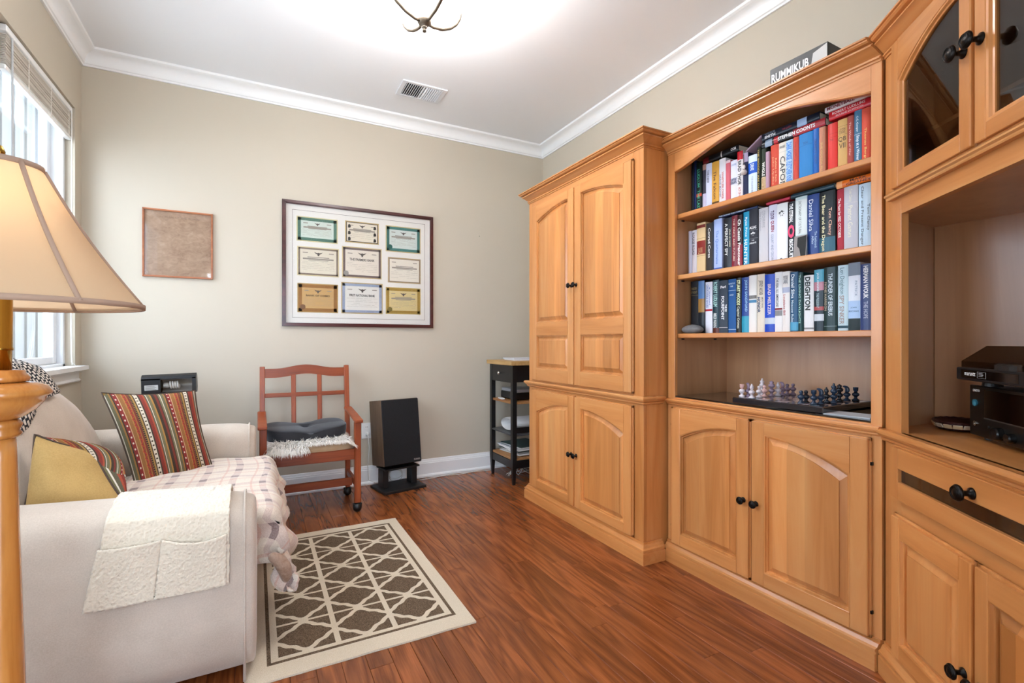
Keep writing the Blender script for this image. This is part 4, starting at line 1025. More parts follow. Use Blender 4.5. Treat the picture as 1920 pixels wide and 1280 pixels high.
# striped cushions
def stripes():
    t = NT('striped_weave'); tc = t.n('ShaderNodeTexCoord'); sp = t.n('ShaderNodeSeparateXYZ'); t.l(tc.outputs['UV'], sp.inputs[0])
    u,v = sp.outputs[0], sp.outputs[1]
    f = t.math('FRACT', t.math('MULTIPLY_ADD', u, 1.78, .12))
    S = [(0,'#3B2A20'),(.03,'#7E2A1E'),(.075,'#46352A'),(.10,'#7F7A5A'),(.135,'#E8E2D0'),(.15,'#6B6B4E'),(.205,'#A87A3C'),(.235,'#2E2A20'),(.26,'#8E1F22'),(.335,'#D9B48C'),(.35,'#9A6A34'),(.42,'#B8823E'),(.445,'#8E3A26'),(.485,'#A9702F'),(.51,'#7B2A22'),(.545,'#1F1A16'),(.58,'#B08B48'),(.61,'#4A3826'),(.635,'#E6DCC6'),(.705,'#3A2C22'),(.735,'#8A2A20'),(.80,'#B0492C'),(.83,'#5E5A44'),(.86,'#ECE6D6'),(.875,'#75714F'),(.93,'#B5863F'),(.965,'#30281E')]
    c = t.ramp(f, [(p,lin(q)) for p,q in S], True)
    def band(a,b): return t.math('MULTIPLY', t.math('GREATER_THAN', f, a), t.math('LESS_THAN', f, b))
    fv = t.math('FRACT', t.math('MULTIPLY', v, 17.0))
    d2 = t.math('ADD', t.math('POWER', t.math('MULTIPLY', t.math('SUBTRACT', f, .297), 1/.016), 2.0), t.math('POWER', t.math('MULTIPLY', t.math('SUBTRACT', fv, .5), 1/.16), 2.0))
    c = t.mix(t.math('LESS_THAN', d2, 1.0), c, lin('#EDE2D0'))
    fw = t.math('FRACT', t.math('MULTIPLY', v, 23.0))
    c = t.mix(t.math('MULTIPLY', band(.65,.69), t.math('LESS_THAN', fw, .32)), c, lin('#3A2C22'))
    fz = t.math('FRACT', t.math('MULTIPLY', v, 48.0))
    c = t.mix(t.math('MULTIPLY', band(.545,.58), t.math('LESS_THAN', fz, .5)), c, lin('#8A6A3A'))
    zz = t.math('PINGPONG', t.math('MULTIPLY', v, 30.0), 1.0)
    c = t.mix(t.math('MULTIPLY', band(.42,.51), t.math('LESS_THAN', t.math('ABSOLUTE', t.math('SUBTRACT', t.math('MULTIPLY_ADD', zz, .06, .435), f)), .008)), c, lin('#C23A2A'))
    n = t.noise(t.coord('UV', (220,220,1)), 1.0, 2)
    c = t.mix(.12, c, t.ramp(n,[(.35,(0.01,0.01,0.01,1)),(.65,(.6,.5,.4,1))]))
    c = t.mix(1.0, c, (.78,.74,.72,1), 'MULTIPLY')
    t.col(c); t.p(Roughness=.92); t.b.inputs['Specular IOR Level'].default_value = .15; t.bump(n,.3,.002); return t.mat
STRIPE = stripes()
GOLD = fabric('gold_cotton', '#BC9B62', '#A3834E', 240, .12)
def cushion(name, label, TL, TR, BR, BL, th_f, th_b, m_front, m_back, n=22, df=None, db=None):
    TL,TR,BR,BL = (Vector(q) for q in (TL,TR,BR,BL))
    nrm = ((TR-TL).cross(BL-TL)).normalized()   # points away from the viewer side
    ctr = (TL+TR+BR+BL)/4
    root = thing(name, label, 'cushion', tuple(ctr))
    def surf(sgn, th):
        def fn(u,v):
            # edges pulled in between the corners
            uu = .5+(u-.5)*(1-.07*math.sin(PI*v)); vv = .5+(v-.5)*(1-.07*math.sin(PI*u))
            p = (TL*(1-uu)+TR*uu)*(vv)+(BL*(1-uu)+BR*uu)*(1-vv)
            h_ = (max(0,math.sin(PI*u))*max(0,math.sin(PI*v)))**.55
            wob = .006*math.sin(7*u+3*v)*math.sin(PI*u)*math.sin(PI*v)
            dv = (df if sgn<0 else db)
            if dv is not None: return tuple(p - ctr + Vector(dv)*(th*h_)+nrm*wob)
            return tuple(p - ctr + nrm*(sgn*(th*h_)+wob))
        return fn
    MB().grid(surf(-1,th_f), n, n).build('front', m_front, root, smooth=True)
    MB().grid(surf(1,th_b), n, n).build('back', m_back, root, smooth=True)
    f = surf(-1,0.0); q = []
    for i in range(n): q.append(f(i/n,0))
    for i in range(n): q.append(f(1,i/n))
    for i in range(n): q.append(f(1-i/n,1))
    for i in range(n): q.append(f(0,1-i/n))
    MB().tube(q,.0035,6,closed=True).build('seam', plain('#4A3A2E',.9), root, smooth=True)
    return root
cushion('striped_cushion', 'upright cushion in red, tan and white woven stripes on the loveseat', (-.655,2.98,.875),(-.285,3.05,.862),(-.195,2.90,.482),(-.465,2.71,.425), .075, .055, STRIPE, GOLD)
cushion('gold_cushion', 'slumped cushion with gold back and striped front by the near arm', (-.650,2.17,.812),(-.510,2.20,.742),(-.385,2.10,.545),(-.655,2.07,.545), .075, .125, GOLD, STRIPE, df=(-.30,-.75,.10), db=(.80,.42,.30))

# knitted black and white throw over the sofa back
def knit():
    t = NT('knit_black_white'); v = t.coord('UV',(1,1,1))
    w = t.n('ShaderNodeVectorMath', operation='ADD'); nz = t.n('ShaderNodeTexNoise'); nz.inputs['Scale'].default_value = 14; t.l(v, nz.inputs['Vector'])
    sc_ = t.n('ShaderNodeVectorMath', operation='SCALE'); t.l(nz.outputs['Color'], sc_.inputs[0]); sc_.inputs['Scale'].default_value = .03
    t.l(v,w.inputs[0]); t.l(sc_.outputs[0],w.inputs[1])
    sp = t.n('ShaderNodeSeparateXYZ'); t.l(w.outputs[0], sp.inputs[0])
    row = t.math('FLOOR', t.math('MULTIPLY', sp.outputs[1], 26.0))
    fx = t.math('FRACT', t.math('MULTIPLY_ADD', row, .5, t.math('MULTIPLY', sp.outputs[0], 22.0)))
    fy = t.math('FRACT', t.math('MULTIPLY', sp.outputs[1], 26.0))
    m = t.math('MULTIPLY', t.math('LESS_THAN', t.math('ABSOLUTE', t.math('SUBTRACT', fx, .5)), .34), t.math('LESS_THAN', t.math('ABSOLUTE', t.math('SUBTRACT', fy, .5)), .33))
    t.col(t.mix(m, lin('#15161C'), lin('#D9D0C4'))); t.p(Roughness=.95); t.bump(m,.6,.006); return t.mat
KN = knit()
def knit_pt(u,v):
    y = 2.17+.40*v
    zt = back_top(y)+.012
    p = [(-.955,zt-.22),(-.955,zt-.10),(-.935,zt+.005),(-.88,zt+.045),(-.81,zt+.05),(-.752,zt+.032),(-.715,zt-.012),(-.692,zt-.062)]
    s = u*(len(p)-1); i = min(int(s),len(p)-2); f = s-i
    x = p[i][0]*(1-f)+p[i+1][0]*f; z = p[i][1]*(1-f)+p[i+1][1]*f
    dz = .09*math.sin(PI*u)*(1-v)**.8 + .02*math.sin(PI*u)*math.sin(PI*min(1,v*1.2))
    return (x+.008*math.sin(9*v), y+.03*u-.04*u*v, z+dz*.9+.003*math.sin(30*v+8*u))
kt = MB().grid(knit_pt, 30, 34).build('knitted_throw', KN, smooth=True)
md = kt.modifiers.new('thickness','SOLIDIFY'); md.thickness = .016; md.offset = -1
tag(kt, 'black and white knitted throw over the top of the loveseat back', 'throw')

# fleece arm caddy with two pockets
def fleece():
    t = NT('cream_fleece'); v = t.coord('Object')
    vo = t.n('ShaderNodeTexVoronoi'); vo.inputs['Scale'].default_value = 110; t.l(v, vo.inputs['Vector'])
    n = t.noise(v, 240, 3); h_ = t.math('MULTIPLY_ADD', vo.outputs['Distance'], .8, t.math('MULTIPLY', n, .5))
    t.col(t.ramp(h_,[(.1,lin('#CDBFA8')),(.6,lin('#DCCFBA'))])); t.p(Roughness=1.0, Sheen_Weight=.5); t.b.inputs['Specular IOR Level'].default_value = .1
    t.bump(h_, .45, .006); return t.mat
FLE = fleece()
cad = thing('arm_caddy', 'cream fleece arm caddy with two pockets over the near sofa arm', 'arm caddy', (-.25,1.93,.62))
def prof_at(x, off):
    zt = .603+.049*(-x/.93); r = arm_ring(x, SY0-off, SY0+.245+off, zt+off)
    return [(y,z) for _,y,z in r]
def drape(x0, x1, off, z_in, z_out, namp, seed):
    rnd_ = random.Random(seed); P = [[rnd_.uniform(-1,1) for _ in range(80)] for _ in range(80)]
    def fn(u,v):
        x = x0+(x1-x0)*u
        pr = prof_at(x, off); pr = [(SY0+.245+off, z_in)]+pr[2:-2]+[(SY0-off-.004, z_out(u))]
        L = [0]
        for i in range(1,len(pr)): L.append(L[-1]+math.hypot(pr[i][0]-pr[i-1][0],pr[i][1]-pr[i-1][1]))
        s = v*L[-1]
        for i in range(1,len(pr)):
            if s <= L[i]+1e-9: break
        f = (s-L[i-1])/max(1e-6,L[i]-L[i-1])
        y = pr[i-1][0]*(1-f)+pr[i][0]*f; z = pr[i-1][1]*(1-f)+pr[i][1]*f
        k = P[int(u*79)][int(v*79)]*namp
        return (x+k-.035*max(0,v-.55)*(1-u)*2.0, y-.008*math.sin(u*7)*max(0,v-.6)*2+k, z+k)
    return fn
fm = wmesh(MB().grid(drape(-.385,-.075,.010,.50,lambda u:.350+.004*math.sin(u*6),.0016,5), 76, 76), 'fleece', FLE, cad, smooth=True)
md = fm.modifiers.new('thickness','SOLIDIFY'); md.thickness = .008; md.offset = 0
def pocket(x0,x1,zt0,zt1,sag,seed):
    rnd_ = random.Random(seed); P = [[rnd_.uniform(-1,1) for _ in range(60)] for _ in range(60)]
    def fn(u,v):
        x = x0+(x1-x0)*u; zt = zt0+(zt1-zt0)*u-sag*math.sin(PI*u); z = .349+(zt-.349)*v
        k = P[int(u*59)][int(v*59)]*.0014
        sh = -.045*(1-v)*(1-(x+.40)/.33)*.75
        return (x+sh+k, SY0-.021-.012*math.sin(PI*u)**.6*(.35+.65*v)+k, z+k)
    o = wmesh(MB().grid(fn, 40, 34), 'pocket', FLE, cad, smooth=True)
    md = o.modifiers.new('thickness','SOLIDIFY'); md.thickness = .007; md.offset = 0
pocket(-.402,-.252,.522,.524,.002,8); pocket(-.250,-.082,.524,.512,.016,9)

# ------------------------------------------------------------------ floor lamp
LX, LY = -.42, 1.24
lamp = thing('floor_lamp', 'lit floor lamp with turned wooden post and cream panelled shade', 'lamp', (LX,LY,0))
HONEY = wood('honey_wood', '#BC7C3C','#A5662A','#CB8E4C', axis='z', k=2, rough=.25, coat=.5)
BRASS = plain('#B08A3E', .22, 1.0, 'brass')
MB().lathe([(0,0),(.135,0),(.140,.008),(.135,.022),(.110,.032),(.080,.040),(.045,.060),(.040,.075)],40).build('base', HONEY, lamp, smooth=True)
MB().lathe([(.040,.070),(.044,.085),(.040,.10),(.037,.14),(.0365,.40),(.0345,.50),(.0290,.70),(.0235,.90),(.0225,.942)],32).build('post', HONEY, lamp, smooth=True)
MB().lathe([(.0225,.940),(.029,.944),(.0305,.950),(.027,.955),(.030,.961),(.0315,.967),(.028,.972),(.023,.975)],32).build('ring', HONEY, lamp, smooth=True)
MB().lathe([(.022,.974),(.034,.980),(.052,.994),(.062,1.008),(.064,1.016),(.0725,1.020),(.0735,1.026),(.066,1.036),(.052,1.042),(.030,1.045)],40).build('urn', HONEY, lamp, smooth=True)
MB().lathe([(.028,1.044),(.040,1.046),(.0415,1.053),(.038,1.058),(.036,1.060),(.034,1.066),(.018,1.068)],40).build('collar', HONEY, lamp, smooth=True)
MB().lathe([(.0165,1.066),(.0165,1.103),(.0185,1.104),(.0185,1.108),(.0175,1.109),(.0175,1.20),(.016,1.21),(.012,1.25),(.010,1.27)],28).build('stem', BRASS, lamp, smooth=True)
MB().lathe([(.003,1.25),(.003,1.46),(.007,1.462),(.008,1.472),(.004,1.482),(0,1.484)],12).build('finial', BRASS, lamp, smooth=True)
t = NT('shade_linen'); t.t.nodes.remove(t.b)
df = t.n('ShaderNodeBsdfDiffuse'); df.inputs[0].default_value = lin('#CDB494'); tr_ = t.n('ShaderNodeBsdfTranslucent'); tr_.inputs[0].default_value = lin('#E4C7A4')
mx = t.n('ShaderNodeMixShader'); mx.inputs[0].default_value = .42; t.l(df.outputs[0],mx.inputs[1]); t.l(tr_.outputs[0],mx.inputs[2]); t.l(mx.outputs[0],t.out.inputs[0])
LINEN = t.mat
Rb, Rt, Zb, Zt = .213, .058, 1.190, 1.447
def shade_r(z):
    q = (z-Zb)/(Zt-Zb); return Rb+(Rt-Rb)*q - .010*math.sin(PI*q)
NS = 6; A0 = math.radians(-45)
shd = MB()
prof = [(shade_r(Zb+(Zt-Zb)*i/10), Zb+(Zt-Zb)*i/10) for i in range(11)]
shd.lathe(prof, 64, None, caps=False)
sh_o = shd.build('lamp_shade', LINEN, lamp, smooth=True)
TRIMM = plain('#A58873', .85, 0, 'shade_trim')
for k in range(NS):
    a = A0+2*PI*k/NS
    MB().tube([((shade_r(z)+.0015)*math.cos(a),(shade_r(z)+.0015)*math.sin(a),z) for z in [Zb+(Zt-Zb)*i/10 for i in range(11)]],.0045,6).build('rib', TRIMM, sh_o, smooth=True)
for z,r_ in ((Zb,Rb),(Zt,Rt)):
    MB().lathe([(r_-.003,z-.004),(r_+.003,z-.005),(r_+.0035,z+.005),(r_-.002,z+.006)],64,caps=False).build('rim_trim', TRIMM, sh_o, smooth=True)
bulb = NT('bulb_glow'); bulb.p(Emission_Strength=40.0); bulb.b.inputs['Emission Color'].default_value = (1,.74,.45,1)
MB().lathe([(.013,1.255),(.014,1.27),(.028,1.30),(.031,1.325),(.026,1.345),(.012,1.356),(0,1.358)],20).xf(T(.03,0,0)).build('bulb', plain('#F4E6CC',.5), lamp, smooth=True)
def point(name, par, loc, w, col, size):
    ld = bpy.data.lights.new(name,'POINT'); ld.energy = w; ld.color = col; ld.shadow_soft_size = size
    o = bpy.data.objects.new(name, ld); COL.objects.link(o); o.location = loc; o.parent = par; return o
point('lamp_light', lamp, (-.045,0,1.335), LAMP_W, (1,.80,.58), .03)

# ------------------------------------------------------------------ ceiling lamp and vent
CLX, CLY = .70, 2.22
cl = thing('ceiling_lamp', 'white glass bowl ceiling lamp with metal straps and finial', 'ceiling lamp', (CLX,CLY,H))
NICK = plain('#6A5D4E', .45, .5, 'aged_nickel')
MB().lathe([(.075,0),(.075,-.012),(.060,-.026),(.02,-.034),(.012,-.04),(.012,-.16)][::-1],28).build('canopy', NICK, cl, smooth=True)
bg_ = NT('bowl_glow'); bg_.col(lin('#FFF8EC')); bg_.p(Roughness=.4, Emission_Strength=CEIL_W*.5); bg_.b.inputs['Emission Color'].default_value = (.96,.97,1,1)
bp = [(.0,-.305),(.04,-.304),(.09,-.292),(.135,-.268),(.170,-.235),(.190,-.20),(.198,-.165)]
MB().lathe(bp,40,caps=False).build('glass_bowl', bg_.mat, cl, smooth=True)
for k in range(4):
    a = math.radians(14)+PI/2*k
    pp = [((r_+.010)*math.cos(a),(r_+.010)*math.sin(a),z-.008) for r_,z in [(.016,-.302)]+bp[1:]]+[(.21*math.cos(a),.21*math.sin(a),-.13),(.14*math.cos(a),.14*math.sin(a),-.09),(.02*math.cos(a),.02*math.sin(a),-.10)]
    MB().tube(pp,.0085,8).build('strap', NICK, cl, smooth=True)
MB().lathe([(0,-.356),(.008,-.354),(.0105,-.349),(.009,-.344),(.006,-.341),(.0115,-.338),(.014,-.333),(.010,-.329),(.020,-.324),(.030,-.315),(.036,-.304),(.034,-.297),(.022,-.293)],24).build('finial', NICK, cl, smooth=True)
point('bowl_uplight', cl, (0,0,-.15), CEIL_W*1.0, (.93,.96,1), .08)
vt = thing('ceiling_vent', 'white louvred air vent in the ceiling', 'vent', (1.060,3.432,H))
fr_ = MB(); wx, wy, mwd = .162, .112, .024
for q in ((-wx,wx,-wy,-wy+mwd),(-wx,wx,wy-mwd,wy),(-wx,-wx+mwd*1.3,-wy+mwd,wy-mwd),(wx-mwd*1.3,wx,-wy+mwd,wy-mwd),(-.006,.006,-wy+mwd,wy-mwd)): fr_.box(q[0],q[1],q[2],q[3],-.009,-.0005,c=.002)
fr_.build('frame', plain('#E2E3E6',.4), vt)
MB().box(-wx+.02,wx-.02,-wy+.02,wy-.02,-.0015,-.0003).build('duct', plain('#2A2B30',.9), vt)
sl0 = MB().box(-.0012,.0012,-wy+mwd,wy-mwd,-.0065,.0065).build('louvre', plain('#E2E3E6',.4), vt)
fi = True
for sgn in (-1,1):
    for i in range(8):
        x = sgn*(.018+i*.0152)
        o = sl0 if fi else share(sl0,'louvre',vt); fi = False
        o.location = (x,0,-.007); o.rotation_euler = (0,-sgn*.75,0)

# ------------------------------------------------------------------ framed pictures on the back wall
PG = glass_mat('picture_glass', (1,1,1,1), .004, .25, 1.12)
def picture(name, label, x0, x1, z0, z1, fw, fd, mf):
    """returns root; local x right, z up, y away from the viewer, wall at y=0"""
    r = thing(name, label, 'picture', ((x0+x1)/2, YB-.0008, z0))
    w, h_ = (x1-x0)/2, z1-z0
    for p in ([(-w,0),(w,0),(w-fw,fw),(-w+fw,fw)],[(-w,h_),(w,h_),(w-fw,h_-fw),(-w+fw,h_-fw)],[(-w,0),(-w,h_),(-w+fw,h_-fw),(-w+fw,fw)],[(w,0),(w,h_),(w-fw,h_-fw),(w-fw,fw)]):
        b = MB(); b.vprism(p, -fd*.72, 0)
        cx_, cz_ = sum(q[0] for q in p)/4, sum(q[1] for q in p)/4
        def tow(q,k): 
            return (q[0]+(cx_-q[0])*k if abs(q[0]-cx_)<fw*1.2 else q[0]-math.copysign(fw*k*.5,q[0]), q[1]+(cz_-q[1])*k if abs(q[1]-cz_)<fw*1.2 else q[1]-math.copysign(fw*k*.5,q[1]-h_/2))
        b.vprism([tow(q,.35) for q in p], -fd, -fd*.72)
        b.build('frame_side', mf, r)
    MB().box(-w+fw*.7,w-fw*.7,-.004,-.001,fw*.7,h_-fw*.7).build('backing', WHITE, r)
    return r, w, h_
MAHOG = wood('mahogany', '#4A1A18','#3A1210','#5A2420', axis='x', k=2, rough=.3, coat=.4)
big, bw, bh = picture('certificate_picture', 'large mahogany frame holding nine old stock certificates', .167, 1.306, 1.232, 2.154, .026, .026, MAHOG)
FY = -.0055
mt = MB().box(-bw+.02,bw-.02,FY,-.004,.02,bh-.02).build('mat_board', plain('#D8D4CC',.8), big)
lb = MB(); a_, c2, d2 = bw-.068, .064, bh-.064
for q in ((-a_,a_,c2,c2+.0022),(-a_,a_,d2-.0022,d2),(-a_,-a_+.0022,c2,d2),(a_-.0022,a_,c2,d2)): lb.box(q[0],q[1],FY-.0006,FY,q[2],q[3])
lb.build('inner_line', plain('#5A4C44',.7), mt)
def cert(cx_, cz_, w, h_, cb, cp, cm='#C9B888', bwid=.018, title=None, eagle=True, seal=None, lines=6, dens=.5, ink='#3A3634', arcs=True, corner=False):
    r = MB().box(cx_-w/2,cx_+w/2,FY-.0012,FY-.0002,cz_-h_/2,cz_+h_/2).build('certificate', plain(cm,.7), big)
    y = FY-.0012; k = .0075
    bd_ = MB()
    for q in ((-w/2+k,w/2-k,-h_/2+k,-h_/2+k+bwid),(-w/2+k,w/2-k,h_/2-k-bwid,h_/2-k),(-w/2+k,-w/2+k+bwid,-h_/2+k,h_/2-k),(w/2-k-bwid,w/2-k,-h_/2+k,h_/2-k)): bd_.box(cx_+q[0],cx_+q[1],y-.0009,y-.0004,cz_+q[2],cz_+q[3])
    MB().box(cx_-w/2+k,cx_+w/2-k,y-.0004,y,cz_-h_/2+k,cz_+h_/2-k).build('paper', plain(cp,.8), r)
    bd_.build('border', plain(cb,.75,0,'engraved_'+cb.strip('#'),noise=.5,nscale=240), r)
    iw, ih = w/2-k-bwid, h_/2-k-bwid
    pr = MB()
    def line(x0,x1,z,t_): pr.box(cx_+x0*iw,cx_+x1*iw,y-.0007,y-.0004,cz_+z*ih-t_/2,cz_+z*ih+t_/2)
    rnd_ = random.Random(int(cx_*1000)+int(cz_*77))
    for i in range(lines):
        z = -.02-i*.82/lines; x = -.9
        while x < .85:
            l_ = rnd_.uniform(.12,.5); x2 = min(.9,x+l_)
            if rnd_.random() < dens+.3: line(x,x2,z,.0013)
            x = x2+.05
    for s in (-1,1): line(s*.72-.14,s*.72+.14,.72,.006)
    if title:
        tm = text_mb(title, iw*1.5, ih*.20, bold=.02); tm.xf(T(cx_,y-.0011,cz_+ih*.24) @ HOR); tm.build('lettering', plain(ink,.7), r)
    else:
        for z,t_,hw in ((.36,.006,.6),(.22,.011,.85),(.10,.004,.55)): line(-hw,hw,z,t_)
    pr.build('print', plain('#8C8478' if dens<.6 else ink,.8), r)
    if eagle:
        e = MB(); ez = cz_+ih*.66; s_ = ih*.20
        pts = [(-1.9,.75),(-1.2,.55),(-.5,.35),(-.12,.55),(.12,.55),(.5,.35),(1.2,.55),(1.9,.75),(1.2,.1),(.45,-.25),(.3,-.9),(-.3,-.9),(-.45,-.25),(-1.2,.1)]
        e.vprism([(cx_+px*s_*.9,ez+pz*s_) for px,pz in pts], y-.0010, y-.0004)
        e.build('emblem', plain('#57504A',.8), r)
    if seal:
        sx, sz = cx_-iw*.95, cz_-ih*.88
        MB().lathe([(.019,0),(.019,.0004),(.015,.0008),(0,.0008)],28,T(sx,y-.0006,sz) @ Matrix.Rotation(PI/2,4,'X')).build('seal', plain(seal,.6), r)
    if corner:
        co = MB()
        for sx in (-1,1):
            for sz in (.62,-.1,-.75): co.vprism([(cx_+sx*iw*.84+px*.011, cz_+sz*ih+pz*.013) for px,pz in ((-1,-1),(.2,-1.1),(1,-.6),(.8,.5),(.1,1.1),(-.8,.7))], y-.001,y-.0004)
        co.build('vignette', plain(ink,.8), r)
# the nine sheets, row by row
GR, TN, OC, BLG = '#4C6E5E', '#7C6C5E', '#B08A4A', '#8E98AC'
cert(-.329,.722,.288,.184,GR,'#BFC8BC', '#C4B98C',.022, ink='#2A2A26')
cert(-.003,.735,.255,.166,'#4A4038','#D2C8B4','#B49C6A',.005, eagle=True, corner=True, lines=4, ink='#2C2824')
cert(.322,.712,.286,.208,'#3E6E66','#C2CAC2','#BBA878',.022, seal='#1F5A50', ink='#2C3432')
cert(-.322,.484,.293,.216,TN,'#CFC6B2','#CCBC90',.012, ink='#4A4440')
cert(-.003,.500,.300,.240,'#6E5E5A','#D2C8B8','#C0AA7C',.016, title='THE FARMERS BANK', seal='#8E8880')
cert(.331,.462,.268,.204,'#8A7866','#D6CEBE','#A9926A',.006, eagle=False, lines=5, dens=.3)
cert(-.325,.212,.285,.216,'#8E6230','#B8935E','#A8884E',.024, title='BANK OF COMO', seal='#6E4A2A', ink='#54422E')
cert(-.002,.224,.314,.240,BLG,'#D0CCC2','#AE9868',.020, title='FIRST NATIONAL BANK', eagle=True, ink='#2E2C30')
cert(.322,.216,.285,.214,'#9A7C36','#C8B480','#B29650',.020, seal='#6A5A22', ink='#5A4E30')
MB().box(-bw+.022,bw-.022,-.0155,-.0140,.022,bh-.022).build('pane', PG, big)
CHER = wood('cherry_frame', '#A5623A','#8F4E2A','#B5724A', axis='x', k=2, rough=.4)
sm_, sw_, sh_ = picture('print_picture', 'small cherry frame with a faded brown print', -.652, -.261, 1.543, 1.990, .0115, .020, CHER)
tpr = NT('faded_print'); v = tpr.coord('Object',(26,1,42)); nn = tpr.noise(v,1.0,4,.65,1.2); n3 = tpr.noise(tpr.coord('Object',(9,1,9)),1.0,3)
tpr.col(tpr.ramp(tpr.math('MULTIPLY_ADD',nn,.6,tpr.math('MULTIPLY',n3,.4)),[(.32,lin('#8A6C56')),(.55,lin('#A98B72')),(.72,lin('#BBA088'))])); tpr.p(Roughness=.8)
pb = MB().box(-sw_+.010,sw_-.010,-.0060,-.0042,.010,sh_-.010).build('print', tpr.mat, sm_)
tb = text_mb('PLAN OF THE TOWN', .19, .011, bold=.0); tb.xf(T(.02,-.0064,sh_-.048) @ HOR); tb.build('lettering', plain('#7A5E4C',.8), pb)
MB().box(-sw_+.010,sw_-.010,-.0125,-.0110,.010,sh_-.010).build('pane', glass_mat('print_glass',(1,1,1,1),.045,.03), sm_)
nl = MB().lathe([(.0012,0),(.0012,.012),(.004,.012),(.004,.0135),(0,.0135)],10).xf(Matrix.Rotation(PI/2,4,'X')).build('wall_nail', plain('#8A867E',.4,.8), loc=(1.729,YB,2.04))
tag(nl, 'bare nail in the back wall above the speaker', 'nail')

# wall outlet with a plug
ou = thing('wall_outlet', 'white wall outlet with a plug beside the chair', 'outlet', (.768,YB,.36))
MB().box(-.038,.038,-.006,-.0003,0,.122,c=.002).build('plate', plain('#EDEBE6',.35), ou)
for z in (.036,.086):
    MB().lathe([(.0165,0),(.0165,.002),(0,.002)],20,T(0,-.006,z) @ Matrix.Rotation(PI/2,4,'X')).build('socket', plain('#F1EFEA',.3), ou)
MB().add([],[]) 
for x in (-.006,.006): MB().box(x-.0015,x+.0015,-.0083,-.0080,.086,.095).build('slot', BLACK, ou)
MB().lathe([(.015,0),(.014,.018),(.008,.028),(0,.028)],18,T(.004,-.008,.034) @ Matrix.Rotation(PI/2,4,'X')).build('plug', plain('#DAD8D2',.4), ou, smooth=True)

# ------------------------------------------------------------------ wooden chair on casters
CHW = wood('chair_wood', '#8C3C12','#74300E','#9C4A1C', axis='z', k=2, rough=.42, coat=.1, rnd=.05)
CHX = wood('chair_wood_across', '#8C3C12','#74300E','#9C4A1C', axis='x', k=2, rough=.42, coat=.1, rnd=.05)
CX0, CX1, CYF, CYBk = .018, .612, 3.30, 3.735
chair = thing('desk_chair', 'reddish wooden armchair on casters with a lattice back', 'chair', ((CX0+CX1)/2,(CYF+CYBk)/2,0))
def cm(b, name, m=CHW, **k): return wmesh(b, name, m, chair, **k)
def beam(p, q, w, d, c=.003):
    """square bar from p to q, w across x (or y), d deep"""
    P_, Q_ = Vector(p), Vector(q); t_ = (Q_-P_); L_ = t_.length
    M = t_.to_track_quat('Z','Y').to_matrix().to_4x4()
    return MB().box(-w/2,w/2,-d/2,d/2,0,L_,c=c).xf(T(*p) @ M)
hw = .040
# front legs, rear posts leaning back
for x in (CX0+hw/2, CX1-hw/2):
    cm(MB().box(x-hw/2,x+hw/2,CYF,CYF+.045,.062,.590,c=.004), 'front_leg')
    cm(MB().box(x-.016,x+.016,CYBk-.045,CYBk,.062,.44,c=.004), 'rear_leg')
    cm(beam((x,CYBk-.022,.43),(x,CYBk+.045,.945),.032,.036), 'back_post')
    # arm
    s = -1 if x < .3 else 1
    pts = [(CYF-.02,.598),(CYF+.05,.604),(CYF+.2,.618),(CYBk-.05,.632),(CYBk+.005,.634)]
    rg = [[(x+s*.004+a*.026,y,z+b_*.011) for a,b_ in ((-1,-1),(1,-1),(1,1),(-1,1))] for y,z in pts]
    o = cm(MB().loft(rg), 'armrest', CHX, fixn=True)
    bv = o.modifiers.new('bevel','BEVEL'); bv.width = .006; bv.segments = 2
    cm(MB().box(x-.012,x+.012,CYF+.045,CYBk-.045,.365,.415,c=.003), 'side_rail', CHX)
    cm(MB().box(x-.011,x+.011,CYF+.045,CYBk-.045,.155,.195,c=.003), 'side_stretcher', CHX)
    for y in (CYF+.0225, CYBk-.0225):
        k = thing('caster','', '', (0,0,0)); bpy.data.objects.remove(k)
        ca = cm(MB().lathe([(.012,.05),(.012,.066)],14,T(x,y,0)), 'caster', BLACK)
        MB().lathe([(.0,-.026),(.020,-.023),(.029,-.013),(.0315,0),(.029,.013),(.020,.023),(0,.026)],22,T(x,y,.0315) @ Matrix.Rotation(PI/2,4,'Y') @ Matrix.Rotation(.5,4,'X')).build('wheel', BLACK, ca, smooth=True)
        MB().box(x-.028,x+.028,y-.012,y+.012,.044,.058,c=.004).build('hood', BLACK, ca)
cm(MB().box(CX0+hw,CX1-hw,CYF+.004,CYF+.030,.350,.418,c=.003), 'front_rail', CHX)
cm(MB().box(CX0+.03,CX1-.03,CYBk-.034,CYBk-.010,.360,.415,c=.003), 'rear_rail', CHX)
cm(MB().box(CX0+.03,CX1-.03,CYF+.16,CYF+.185,.140,.190,c=.003), 'cross_stretcher', CHX)
def yb(z): return CYBk-.022+.067*(z-.43)/.515
xa, xb = CX0+hw/2+.016, CX1-hw/2-.016
n = 16; up = []; dn = []
for i in range(n+1):
    q = i/n; hmp = .5-.5*math.cos(2*PI*min(1,max(0,(q-.12)/.76)))
    up.append((xa+(xb-xa)*q,.930+.026*hmp)); dn.append((xa+(xb-xa)*q,.876+.024*hmp))
b = MB().vprism(up+dn[::-1], yb(.91)-.014, yb(.91)+.010); cm(b,'top_rail',CHX)
b = MB().vprism([(x,z-.008) for x,z in dn]+[(x,z+.004) for x,z in dn[::-1]], yb(.90)-.010, yb(.90)+.006); cm(b,'rail_bead',CHX)
cm(MB().box(xa,xb,yb(.75)-.010,yb(.75)+.008,.733,.762,c=.002), 'mid_rail', CHX)
cm(MB().box(xa,xb,yb(.5)-.010,yb(.5)+.010,.475,.52,c=.002), 'lower_rail', CHX)
